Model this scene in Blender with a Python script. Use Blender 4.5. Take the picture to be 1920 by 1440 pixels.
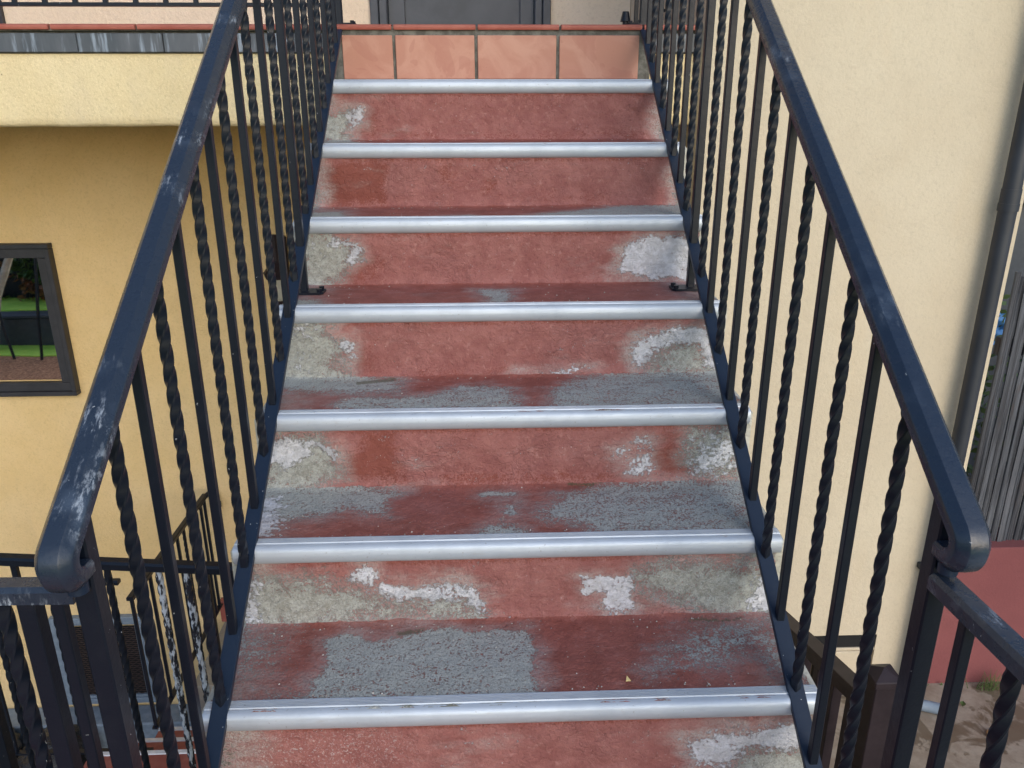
import bpy, bmesh, math, random
import numpy as np
from mathutils import Vector, Matrix, noise as mnoise
random.seed(7)
R_ = math.radians
for o in list(bpy.data.objects): bpy.data.objects.remove(o, do_unlink=True)
scn = bpy.context.scene
COL = scn.collection

# ------------------------------------------------------------ camera
RISE, RUN = 0.2007, 0.2787
SL = RISE / RUN
CAM = Vector((-0.0422, -1.2212, 1.1520))
PITCH, YAW, ROLL, FPX = 0.3393, 0.0358, -0.0022, 1456.29
cd = bpy.data.cameras.new("camera"); cam = bpy.data.objects.new("camera", cd); COL.objects.link(cam)
F = Vector((math.sin(YAW)*math.cos(PITCH), math.cos(YAW)*math.cos(PITCH), -math.sin(PITCH)))
Rr = Vector((math.cos(YAW), -math.sin(YAW), 0)); Uu = Rr.cross(F)
R2 = Rr*math.cos(ROLL)+Uu*math.sin(ROLL); U2 = -Rr*math.sin(ROLL)+Uu*math.cos(ROLL)
M = Matrix(((R2.x, U2.x, -F.x, CAM.x), (R2.y, U2.y, -F.y, CAM.y), (R2.z, U2.z, -F.z, CAM.z), (0, 0, 0, 1)))
cam.matrix_world = M
cd.sensor_fit = 'HORIZONTAL'; cd.sensor_width = 36; cd.lens = FPX/1920*36
cd.clip_start = 0.02; cd.clip_end = 2000
scn.camera = cam

# ------------------------------------------------------------ light
SUN_EL, SUN_AZ = R_(24), R_(22)          # azimuth from -Y towards +X
sdir = Vector((math.sin(SUN_AZ)*math.cos(SUN_EL), -math.cos(SUN_AZ)*math.cos(SUN_EL), math.sin(SUN_EL)))
w = bpy.data.worlds.new("World"); scn.world = w; w.use_nodes = True
nt = w.node_tree
sky = nt.nodes.new('ShaderNodeTexSky'); sky.sky_type = 'NISHITA'; sky.sun_disc = False
sky.sun_elevation = SUN_EL; sky.sun_rotation = math.atan2(sdir.x, sdir.y)
sky.air_density = 1.0; sky.dust_density = 2.0; sky.ozone_density = 3.0
nt.links.new(sky.outputs[0], nt.nodes['Background'].inputs[0]); nt.nodes['Background'].inputs[1].default_value = 0.15
sl = bpy.data.lights.new("sun", 'SUN'); sl.energy = 0.75; sl.angle = R_(95); sl.color = (1.0, 0.99, 0.975)
so = bpy.data.objects.new("sun", sl); COL.objects.link(so)
so.rotation_euler = sdir.to_track_quat('Z', 'Y').to_euler()
scn.view_settings.view_transform = 'Standard'; scn.view_settings.look = 'None'
scn.view_settings.gamma = 1; scn.view_settings.use_curve_mapping = False
scn.view_settings.exposure = 0.55

# ------------------------------------------------------------ mesh helpers
WPOS = {}
def wpos(o): return WPOS.get(o.name, Vector((0, 0, 0)))
def props(o, label=None, cat=None, group=None, kind=None):
    if label: o['label'] = label
    if cat: o['category'] = cat
    if group: o['group'] = group
    if kind: o['kind'] = kind
    return o
def thing(name, loc, label, cat, group=None):
    o = bpy.data.objects.new(name, None); COL.objects.link(o)
    o.empty_display_size = 0.1; o.location = loc; WPOS[o.name] = Vector(loc)
    return props(o, label, cat, group)
def put(name, mesh, loc, parent=None, rot=None):
    o = bpy.data.objects.new(name, mesh); COL.objects.link(o)
    if parent is not None:
        o.parent = parent; o.location = Vector(loc) - wpos(parent)
    else: o.location = loc
    if rot: o.rotation_euler = rot
    WPOS[o.name] = Vector(loc)
    return o
class MB:
    def __init__(s): s.v = []; s.f = []
    def add(s, vs, fs):
        n = len(s.v); s.v += [tuple(a) for a in vs]; s.f += [tuple(i+n for i in f) for f in fs]; return s
    def box(s, x0, x1, y0, y1, z0, z1, bev=0.0):
        b = min(bev, (x1-x0)/2.01, (y1-y0)/2.01, (z1-z0)/2.01)
        if b <= 0:
            vs = [(x, y, z) for x in (x0, x1) for y in (y0, y1) for z in (z0, z1)]
            return s.add(vs, [(0, 1, 3, 2), (4, 6, 7, 5), (0, 4, 5, 1), (2, 3, 7, 6), (0, 2, 6, 4), (1, 5, 7, 3)])
        bm = bmesh.new(); bmesh.ops.create_cube(bm, size=1)
        for v in bm.verts: v.co = Vector(((x0+x1)/2+v.co.x*(x1-x0), (y0+y1)/2+v.co.y*(y1-y0), (z0+z1)/2+v.co.z*(z1-z0)))
        bmesh.ops.bevel(bm, geom=bm.edges[:], offset=b, segments=1, affect='EDGES', profile=0.5)
        bm.verts.index_update()
        s.add([v.co for v in bm.verts], [[v.index for v in f.verts] for f in bm.faces]); bm.free(); return s
    def sweep(s, sec, path, up=(0, 0, 1), side=None, caps=True, scale=None):
        """sec: list of (a,b) in side/up axes; path: list of points; mitred"""
        P = [Vector(p) for p in path]; n = len(sec); base = len(s.v)
        for i, p in enumerate(P):
            t0 = (P[i]-P[i-1]).normalized() if i > 0 else None
            t1 = (P[i+1]-P[i]).normalized() if i < len(P)-1 else None
            t = (t0+t1).normalized() if (t0 is not None and t1 is not None) else (t0 if t1 is None else t1)
            if side is not None: sd = Vector(side).normalized(); u = sd.cross(t).normalized()
            else:
                sd = t.cross(Vector(up)).normalized(); u = sd.cross(t).normalized()
            k = 1.0
            if t0 is not None and t1 is not None:
                k = 1.0/max(0.5, t.dot(t0))
            sc = 1.0 if scale is None else scale[i]
            for a, b in sec: s.v.append(tuple(p + sd*a*sc + u*b*k*sc))
        for i in range(len(P)-1):
            for j in range(n):
                a = base+i*n+j; b = base+i*n+(j+1) % n
                s.f.append((a, b, b+n, a+n))
        if caps:
            s.f.append(tuple(base+j for j in range(n))[::-1]); s.f.append(tuple(base+(len(P)-1)*n+j for j in range(n)))
        return s
    def cyl(s, p0, p1, r, n=14, r1=None):
        sec = [(math.cos(2*math.pi*i/n)*r, math.sin(2*math.pi*i/n)*r) for i in range(n)]
        d = Vector(p1)-Vector(p0); up = (0, 0, 1) if abs(d.normalized().z) < .9 else (0, 1, 0)
        return s.sweep(sec, [p0, p1], up=up, scale=None if r1 is None else [1, r1/r])
    def tube(s, path, r, n=10, up=(0, 0, 1)):
        sec = [(math.cos(2*math.pi*i/n)*r, math.sin(2*math.pi*i/n)*r) for i in range(n)]
        return s.sweep(sec, path, up=up)
    def mesh(s, name, mat, smooth=None, origin=None):
        me = bpy.data.meshes.new(name)
        v = np.array(s.v); 
        o = Vector(((v[:, 0].min()+v[:, 0].max())/2, (v[:, 1].min()+v[:, 1].max())/2, v[:, 2].min())) if origin is None else Vector(origin)
        me.from_pydata([tuple(Vector(q)-o) for q in s.v], [], s.f); 
        bm = bmesh.new(); bm.from_mesh(me); bmesh.ops.recalc_face_normals(bm, faces=bm.faces[:]); bm.to_mesh(me); bm.free()
        if mat: me.materials.append(mat)
        if smooth is not None:
            me.shade_smooth() if hasattr(me, 'shade_smooth') else None
            if hasattr(me, 'set_sharp_from_angle'): me.set_sharp_from_angle(angle=R_(smooth))
        return me, o
    def build(s, name, mat, parent=None, smooth=None, **k):
        me, o = s.mesh(name, mat, smooth); ob = put(name, me, o, parent); props(ob, **k); return ob

# ------------------------------------------------------------ material helpers
class NT:
    def __init__(s, name):
        s.m = bpy.data.materials.new(name); s.m.use_nodes = True; s.t = s.m.node_tree
        s.b = s.t.nodes['Principled BSDF']; s.out = s.t.nodes['Material Output']
        s.tc = s.t.nodes.new('ShaderNodeTexCoord'); s.geo = s.t.nodes.new('ShaderNodeNewGeometry')
        s.pos = s.geo.outputs['Position']
    def n(s, typ, **kw):
        x = s.t.nodes.new(typ)
        for k, v in kw.items(): setattr(x, k, v)
        return x
    def L(s, a, b): s.t.links.new(a, b)
    def val(s, inp, v):
        if hasattr(v, 'is_linked') or isinstance(v, bpy.types.NodeSocket): s.L(v, inp)
        elif isinstance(v, (tuple, list)) and len(v) == 3 and inp.type == 'RGBA': inp.default_value = (*v, 1)
        else: inp.default_value = v
    def math(s, op, a, b=0.0, c=0.0, clamp=False):
        x = s.n('ShaderNodeMath', operation=op, use_clamp=clamp)
        s.val(x.inputs[0], a); s.val(x.inputs[1], b); s.val(x.inputs[2], c); return x.outputs[0]
    def mapping(s, scale=(1, 1, 1), vec=None, loc=(0, 0, 0)):
        x = s.n('ShaderNodeMapping'); s.L(vec or s.pos, x.inputs[0]); x.inputs['Scale'].default_value = scale; x.inputs['Location'].default_value = loc; return x.outputs[0]
    def noise(s, scale, detail=4, rough=.55, vec=None, dist=0.0, out='Fac'):
        x = s.n('ShaderNodeTexNoise'); s.L(vec or s.pos, x.inputs['Vector'])
        x.inputs['Scale'].default_value = scale; x.inputs['Detail'].default_value = detail
        x.inputs['Roughness'].default_value = rough; x.inputs['Distortion'].default_value = dist
        return x.outputs[0 if out == 'Fac' else 1]
    def vor(s, scale, vec=None, feature='F1', out='Distance', rnd=1.0):
        x = s.n('ShaderNodeTexVoronoi', feature=feature); s.L(vec or s.pos, x.inputs['Vector']); x.inputs['Scale'].default_value = scale
        x.inputs['Randomness'].default_value = rnd
        return x.outputs[out]
    def step(s, v, lo, hi, a=0.0, b=1.0):
        x = s.n('ShaderNodeMapRange', interpolation_type='SMOOTHSTEP'); s.val(x.inputs[0], v)
        x.inputs[1].default_value = lo; x.inputs[2].default_value = hi; x.inputs[3].default_value = a; x.inputs[4].default_value = b
        return x.outputs[0]
    def mix(s, f, a, b, mode='MIX'):
        x = s.n('ShaderNodeMix', data_type='RGBA', blend_type=mode, clamp_factor=True)
        s.val(x.inputs[0], f); s.val(x.inputs[6], a); s.val(x.inputs[7], b); return x.outputs[2]
    def attr(s, name): 
        x = s.n('ShaderNodeAttribute', attribute_name=name); return x
    def bump(s, h, strength=.5, dist=.002, nrm=None):
        x = s.n('ShaderNodeBump'); s.L(h, x.inputs['Height']); x.inputs['Strength'].default_value = strength; x.inputs['Distance'].default_value = dist
        if nrm is not None: s.L(nrm, x.inputs['Normal'])
        return x.outputs[0]
    def fin(s, col=None, rough=None, nrm=None, **kw):
        if col is not None: s.val(s.b.inputs['Base Color'], col)
        if rough is not None: s.val(s.b.inputs['Roughness'], rough)
        if nrm is not None: s.L(nrm, s.b.inputs['Normal'])
        for k, v in kw.items(): s.val(s.b.inputs[k], v)
        return s.m

def stucco(name, c1, c2, stain=None, grain=1.0, bstr=.5):
    m = NT(name)
    big = m.noise(1.3, 5, .6); med = m.noise(9, 5, .6); fine = m.noise(85, 4, .7); grit = m.noise(210, 2, .5)
    col = m.mix(m.step(big, .35, .68), c1, c2)
    col = m.mix(m.step(med, .45, .75, 0, .25), col, tuple(x*.86 for x in c1))
    col = m.mix(m.step(fine, .50, .68, 0, .28*grain), col, tuple(x*.62 for x in c1))
    col = m.mix(m.step(grit, .30, .42, .35*grain, 0), col, tuple(min(1, x*1.25) for x in c2))
    if stain:
        st = m.noise(3, 6, .65, vec=m.mapping((1.2, 1.2, .35)))
        col = m.mix(m.step(st, .52, .74, 0, .5), col, stain)
        pk = m.math('MULTIPLY', m.step(m.vor(5.5), .012, .018, 1, 0), .6)
        col = m.mix(pk, col, (.06, .05, .04))
    h = m.math('ADD', m.math('MULTIPLY', m.noise(95, 4, .65), 1.1), m.math('MULTIPLY', m.noise(38, 3, .5), .7))
    return m.fin(col, .93, m.bump(h, bstr*1.3, .005))

M_WALL = stucco('stucco_yellow', (.73, .53, .25), (.78, .585, .31), stain=(.62, .47, .26))
M_WALLR = stucco('stucco_cream', (.575, .495, .365), (.62, .545, .41), stain=(.60, .50, .35), grain=.7, bstr=.32)
M_BAND = stucco('stucco_band', (.71, .58, .33), (.76, .65, .41), stain=(.60, .50, .34), grain=1.2)
M_WALLU = stucco('stucco_upper', (.74, .63, .47), (.78, .68, .53))
M_REDW = stucco('stucco_red', (.19, .058, .060), (.225, .072, .072), grain=.5, bstr=.25)

def iron(name, base=(.005, .0085, .0165), wear=.0, rough=.36, paint=(.62, .70, .80)):
    m = NT(name)
    n1 = m.noise(55, 4, .6); n2 = m.noise(600, 2, .5)
    dust = m.noise(14, 5, .65)
    col = m.mix(m.step(dust, .5, .8, 0, .3), base, (.022, .026, .034))
    # small paint flecks
    wf_ = m.n('ShaderNodeVectorMath', operation='MULTIPLY_ADD'); m.L(m.noise(160, 3, .6, out='Color'), wf_.inputs[0]); wf_.inputs[1].default_value = (.012, .012, .02); m.L(m.pos, wf_.inputs[2])
    fl = m.vor(60, vec=wf_.outputs[0], out='Distance'); fr = m.vor(60, vec=wf_.outputs[0], out='Color')
    sep = m.n('ShaderNodeSeparateColor'); m.L(fr, sep.inputs[0])
    fleck = m.math('MULTIPLY', m.step(fl, .04, .09, 1, 0), m.step(sep.outputs[0], .85, .88))
    col = m.mix(fleck, col, (.55, .58, .60))
    if wear > 0:
        a = m.noise(5.5, 3, .5, vec=m.mapping((1, 1, 1), loc=(3.1, .2, 1.7)))
        b = m.noise(95, 5, .75, vec=m.mapping((1, .28, .28)))
        k = m.math('MULTIPLY', m.step(a, .60-wear*.095, .74-wear*.095), m.step(b, .52, .66))
        col = m.mix(m.math('MULTIPLY', k, .55), col, paint)
        haze = m.math('MULTIPLY', m.step(a, .5, .75), m.step(m.noise(22, 4, .6), .4, .7))
        col = m.mix(m.math('MULTIPLY', haze, .6), col, (.11, .15, .21))  # pale blue sheen painted on in patches
    rg = m.math('ADD', m.math('MULTIPLY', n1, .22), rough-.08)
    h = m.math('ADD', m.math('MULTIPLY', m.noise(110, 3, .6), 1.0), m.math('MULTIPLY', n1, 1.0))
    return m.fin(col, rg, m.bump(h, .25, .0012), **{'Specular IOR Level': .5 if wear else .32})
M_IRON = iron('black_iron')
M_RAIL = iron('rail_paint_sky_tinted', base=(.018, .028, .047), wear=1.0, rough=.25)  # blue of the reflected sky put into black rail paint
M_RAIL2 = iron('rail_paint_sky_tinted_cleaner', base=(.014, .024, .044), wear=.12, rough=.24)  # sky reflection in the base colour again, fewer scuffs
M_BRAIL = iron('bottom_rail_sky_tinted', base=(.011, .021, .042), rough=.34)  # sky reflected on the rail's upper face, put into its base colour

def dripped_iron():
    m = NT('iron_with_white_paint')
    a = m.noise(60, 4, .65, vec=m.mapping((1, 1, .25))); 
    k = m.step(a, .48, .58)
    col = m.mix(k, (.016, .02, .03), (.42, .48, .56))
    return m.fin(col, .22, m.bump(a, .5, .002))
M_DRIP = dripped_iron()

def alu():
    m = NT('ribbed_aluminium')
    st = m.noise(14, 5, .6, vec=m.mapping((1.0, 30, 30))); bl = m.noise(9, 4, .6); pit = m.noise(160, 2, .5)
    col = m.mix(m.step(bl, .4, .7, 0, .6), (.52, .58, .65), (.42, .475, .54))
    col = m.mix(m.step(pit, .68, .76, 0, .55), col, (.25, .25, .25))
    dirt = m.noise(60, 4, .7, vec=m.mapping((.25, 1, 1)))
    col = m.mix(m.step(dirt, .58, .8, 0, .5), col, (.40, .39, .38))
    rg = m.math('ADD', m.math('MULTIPLY', bl, .30), .36)
    return m.fin(col, rg, m.bump(m.math('ADD', m.math('MULTIPLY', st, .5), m.noise(24, 4, .6)), .30, .002), Metallic=.40)
M_ALU = alu()

def stair_paint():
    m = NT('worn_red_stair_paint')
    A = m.attr('wear'); sp = m.n('ShaderNodeSeparateColor'); m.L(A.outputs['Color'], sp.inputs[0])
    B = m.attr('wear2'); sq = m.n('ShaderNodeSeparateColor'); m.L(B.outputs['Color'], sq.inputs[0])
    grey, white, dark = sp.outputs[0], sp.outputs[1], sp.outputs[2]
    moss, fleck, tread = sq.outputs[0], sq.outputs[1], sq.outputs[2]
    n_lo = m.noise(16, 5, .62); n_mid = m.noise(60, 5, .7); n_hi = m.noise(210, 4, .7); n_st = m.noise(26, 5, .68, vec=m.mapping((.45, 1.3, 1.3)))
    comb = m.math('ADD', m.math('MULTIPLY', n_mid, .20), m.math('ADD', m.math('MULTIPLY', n_hi, .58), m.math('MULTIPLY', n_st, .22)))
    comb2 = m.math('ADD', m.math('MULTIPLY', m.noise(95, 4, .72, vec=m.mapping(loc=(4, 7, 1))), .6), m.math('MULTIPLY', n_st, .4))
    # red paint
    pink = m.mix(m.step(n_lo, .36, .66), (.268, .096, .085), (.330, .134, .118))
    deep = m.mix(m.step(n_lo, .36, .66), (.225, .064, .048), (.290, .092, .072))
    red = m.mix(tread, pink, deep)
    big = m.noise(5, 4, .6, vec=m.mapping(loc=(9, 2, 5)))
    red = m.mix(m.step(big, .5, .72, 0, .45), red, (.30, .125, .115))
    pit = m.noise(82, 4, .7, vec=m.mapping(loc=(1, 5, 3)))
    red = m.mix(m.step(pit, .54, .68, 0, .42), red, (.16, .050, .042))  # crevice shade of the rough paint, put into the colour
    red = m.mix(m.step(m.noise(52, 6, .72, vec=m.mapping(loc=(6, 1, 8))), .55, .68, 0, .42), red, m.mix(tread, (.50, .27, .235), (.40, .19, .165)))  # highlights of the relief painted as paler specks
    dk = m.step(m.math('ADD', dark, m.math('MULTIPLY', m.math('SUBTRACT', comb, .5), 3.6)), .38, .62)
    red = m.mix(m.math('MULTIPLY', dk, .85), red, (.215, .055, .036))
    # bare concrete
    gr = m.mix(m.step(n_mid, .35, .68), (.29, .29, .255), (.41, .42, .385))
    grt = m.mix(m.step(n_hi, .40, .60), (.25, .265, .25), (.42, .44, .42))
    g = m.mix(tread, gr, grt)
    g = m.mix(m.step(n_hi, .53, .63, 0, .5), g, (.12, .125, .115))
    g = m.mix(m.step(m.noise(330, 2, .5), .60, .68, 0, .7), g, (.50, .52, .52))
    haze = m.math('ADD', B.outputs['Alpha'], m.math('MULTIPLY', m.math('SUBTRACT', m.math('ADD', m.math('MULTIPLY', m.noise(8, 5, .65, vec=m.mapping((.5, 1.2, 1.2))), .6), m.math('MULTIPLY', n_st, .4)), .5), 2.2))
    film = m.math('MULTIPLY', m.math('MULTIPLY', m.step(haze, .20, 1.0), m.math('SUBTRACT', .84, m.math('MULTIPLY', tread, .30))), m.step(comb, .42, .56, .38, 1.0))
    red = m.mix(film, red, m.mix(tread, (.43, .41, .385), (.36, .365, .355)))
    gf = m.math('ADD', grey, m.math('MULTIPLY', m.math('SUBTRACT', comb, .5), 3.8))
    gm = m.step(gf, .44, .60)
    col = m.mix(gm, red, g)
    # peeled pale rim at the edge of bare patches (risers mostly)
    rim = m.math('MULTIPLY', m.step(gf, .36, .46), m.step(gf, .52, .66, 1, 0))
    rim = m.math('MULTIPLY', rim, m.math('MULTIPLY', m.step(comb2, .52, .60), m.math('SUBTRACT', 1.0, m.math('MULTIPLY', tread, .55))))
    col = m.mix(m.math('MULTIPLY', rim, .65), col, (.56, .54, .56))
    wf = m.math('ADD', white, m.math('MULTIPLY', m.math('SUBTRACT', comb2, .5), 3.6))
    wm = m.step(wf, .45, .66)
    wc = m.mix(m.step(n_mid, .4, .65), (.52, .53, .56), (.68, .69, .74))
    col = m.mix(m.math('MULTIPLY', wm, .92), col, wc)
    # speckles
    sm = m.math('MULTIPLY', fleck, m.step(n_hi, .55, .62))
    col = m.mix(m.math('MULTIPLY', sm, .9), col, (.55, .54, .52))
    mm = m.step(m.math('ADD', moss, m.math('MULTIPLY', m.math('SUBTRACT', comb, .5), 2.0)), .5, .66)
    col = m.mix(m.math('MULTIPLY', mm, .7), col, (.075, .072, .030))
    chips = m.math('MULTIPLY', m.step(m.vor(42), .035, .06, 1, 0), m.step(m.noise(7, 2, .5), .5, .6))
    col = m.mix(chips, col, (.58, .56, .55))
    bumpd = m.math('ADD', m.math('MULTIPLY', m.noise(75, 4, .65, dist=.8), 1.0), m.math('MULTIPLY', n_hi, .45))
    bumpd = m.math('SUBTRACT', bumpd, m.math('MULTIPLY', gm, .42))
    bumpd = m.math('ADD', bumpd, m.math('MULTIPLY', wm, .5))
    wv = m.n('ShaderNodeVectorMath', operation='MULTIPLY_ADD'); m.L(m.noise(38, 4, .6, out='Color'), wv.inputs[0]); wv.inputs[1].default_value = (.035, .035, .035); m.L(m.pos, wv.inputs[2]); warp = wv.outputs[0]
    curl = m.vor(55, vec=warp, feature='DISTANCE_TO_EDGE')
    bumpd = m.math('ADD', bumpd, m.math('MULTIPLY', m.math('MULTIPLY', m.step(curl, .0, .12), m.math('MULTIPLY', m.step(big, .48, .62), .28)), m.math('SUBTRACT', 1.0, m.math('MULTIPLY', tread, .8))))
    rg = m.math('ADD', .62, m.math('MULTIPLY', n_mid, .3))
    return m.fin(col, rg, m.bump(bumpd, 1.0, .0048))
M_STEP = stair_paint()

def terracotta():
    m = NT('terracotta_tile')
    oi = m.n('ShaderNodeObjectInfo'); n = m.noise(7, 5, .6, dist=1.2); f = m.noise(160, 3, .6)
    ring = m.noise(4.2, 3, .5, dist=2.0)
    col = m.mix(m.step(n, .38, .66), (.45, .225, .165), (.53, .30, .225))
    col = m.mix(m.math('MULTIPLY', m.step(ring, .60, .615), .4), col, (.37, .155, .12))
    col = m.mix(m.step(f, .62, .75, 0, .35), col, (.30, .12, .08))
    col = m.mix(m.math('MULTIPLY', oi.outputs['Random'], .25), col, (.62, .28, .17))
    return m.fin(col, .72, m.bump(f, .15, .001))
M_TILE = terracotta()
def simple(name, c1, c2, sc=20, rough=.7, bs=.3, bd=.002, fine=None, **kw):
    m = NT(name); n = m.noise(sc, 5, .6)
    col = m.mix(m.step(n, .35, .68), c1, c2)
    if fine: col = m.mix(m.step(m.noise(fine, 3, .6), .56, .7, 0, .5), col, tuple(x*.5 for x in c1))
    return m.fin(col, rough, m.bump(m.noise(sc*5, 4, .6), bs, bd), **kw)
M_EDGE = simple('bullnose_edge', (.33, .085, .06), (.40, .125, .09), 12, .55)
M_GROUT = simple('grout', (.095, .092, .078), (.19, .188, .165), 30, .92, .6, .002, fine=150)
M_CONC = simple('raw_concrete', (.25, .245, .22), (.36, .355, .33), 8, .9, .6, .003, fine=150)
def darktile():
    m = NT('slate_edge_tile'); a = m.noise(9, 5, .6, vec=m.mapping((1, 1, .25))); b = m.noise(30, 4, .65, vec=m.mapping((1.2, 1, .12)))
    col = m.mix(m.step(a, .35, .7), (.060, .072, .085), (.115, .125, .14))
    col = m.mix(m.step(b, .50, .66, 0, .8), col, (.30, .36, .43))
    return m.fin(col, .45, m.bump(a, .2, .001))
M_SLATE = darktile()
M_DOOR = simple('slate_door_paint', (.040, .050, .064), (.062, .074, .092), 5, .45, .12, .001)
M_FRAME = simple('charcoal_window_frame', (.024, .025, .031), (.034, .035, .042), 14, .5, .15, .001)
M_PIPE = simple('slate_downspout_paint', (.022, .027, .037), (.030, .036, .048), 6, .5, .1, .001)
M_BROWN = simple('dark_brown_railing_paint', (.020, .014, .018), (.032, .023, .028), 12, .5, .2, .001, **{'Specular IOR Level': .25})
M_DARK = simple('dark_opening', (.006, .006, .007), (.010, .010, .011), 6, .9)
M_BLUEF = simple('blue_grey_vent_frame', (.16, .21, .27), (.22, .28, .35), 20, .6)
M_MESHM = simple('rusty_vent_mesh', (.045, .028, .024), (.075, .045, .038), 60, .7)
M_BAG = simple('black_plastic_bag', (.012, .013, .016), (.02, .021, .025), 12, .22, .9, .01)
M_LFLOOR = simple('dark_lower_floor', (.035, .033, .028), (.07, .064, .052), 3, .9, .4, .004, fine=60)  # dark floor tone, mottled by noise
M_REDP = simple('red_painted_concrete', (.25, .065, .05), (.31, .10, .075), 9, .7, .4, .003)
M_WHITEP = simple('pale_nosing_paint', (.55, .55, .56), (.66, .66, .68), 30, .5)
M_GREYF = simple('grey_stained_floor', (.25, .23, .19), (.33, .31, .26), 5, .85, .4, .003, fine=80)
def patio():
    m = NT('stained_patio_concrete'); a = m.noise(4.5, 6, .62, dist=.6); b = m.noise(13, 5, .6); c = m.noise(1.2, 3, .5)
    col = m.mix(m.step(b, .35, .65), (.25, .195, .145), (.33, .275, .215))
    wet = m.step(a, .50, .56)
    col = m.mix(m.math('MULTIPLY', wet, .75), col, (.095, .068, .038))
    col = m.mix(m.step(m.noise(120, 3, .6), .58, .72, 0, .4), col, (.14, .10, .07))
    return m.fin(col, m.math('SUBTRACT', .8, m.math('MULTIPLY', wet, .35)), m.bump(b, .3, .003))
M_PATIO = patio()
def fencewood():
    m = NT('weathered_fence_wood'); oi = m.n('ShaderNodeObjectInfo')
    x = m.n('ShaderNodeVectorMath', operation='ADD'); m.L(m.pos, x.inputs[0])
    cv = m.n('ShaderNodeCombineXYZ'); m.L(m.math('MULTIPLY', oi.outputs['Random'], 37.0), cv.inputs[2]); m.L(cv.outputs[0], x.inputs[1])
    v = m.mapping((60, 60, 2.2), vec=x.outputs[0]); g = m.noise(1.0, 6, .65, vec=v); h = m.noise(14, 4, .6, vec=m.mapping((1, 1, .25)))
    col = m.mix(m.step(g, .34, .66), (.022, .024, .030), (.125, .135, .155))
    col = m.mix(m.step(h, .60, .72, 0, .65), col, (.075, .045, .03))
    col = m.mix(m.math('MULTIPLY', oi.outputs['Random'], .35), col, (.10, .10, .11))
    return m.fin(col, .85, m.bump(g, .8, .004))
M_FENCE = fencewood()
def glass():
    m = NT('reflecting_window_glass')
    return m.fin((.97, .98, .97), .015, m.bump(m.noise(2.2, 2, .4), .04, .01), **{'Specular IOR Level': .5, 'Metallic': 1.0})
M_GLASS = glass()
M_LEAF = simple('green_leaf', (.045, .085, .02), (.075, .12, .03), 9, .6)
M_LEAFR = simple('russet_leaf', (.16, .06, .03), (.22, .10, .05), 9, .6)
M_BARK = simple('bark', (.10, .075, .055), (.17, .135, .10), 20, .9, .8, .01)
M_MULCH = simple('bark_mulch', (.22, .09, .04), (.50, .24, .12), 22, .95, .9, .02, fine=50)
M_LAWN = simple('lawn_grass', (.34, .54, .05), (.44, .62, .08), 6, .8, .8, .02, fine=70)
M_EARTH = simple('pale_ground', (.17, .155, .125), (.23, .21, .17), 3, .95)
M_DRYLEAF = simple('dry_leaf', (.22, .11, .04), (.30, .17, .06), 20, .7)
M_TARP = simple('blue_tarp', (.06, .22, .50), (.09, .28, .60), 6, .5)
M_SIDEP = simple('pale_side_plaster', (.46, .45, .38), (.60, .59, .52), 14, .9, .8, .006, fine=120)
M_LGLASS = simple('lantern_glass', (.42, .40, .32), (.50, .48, .40), 8, .15)
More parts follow.
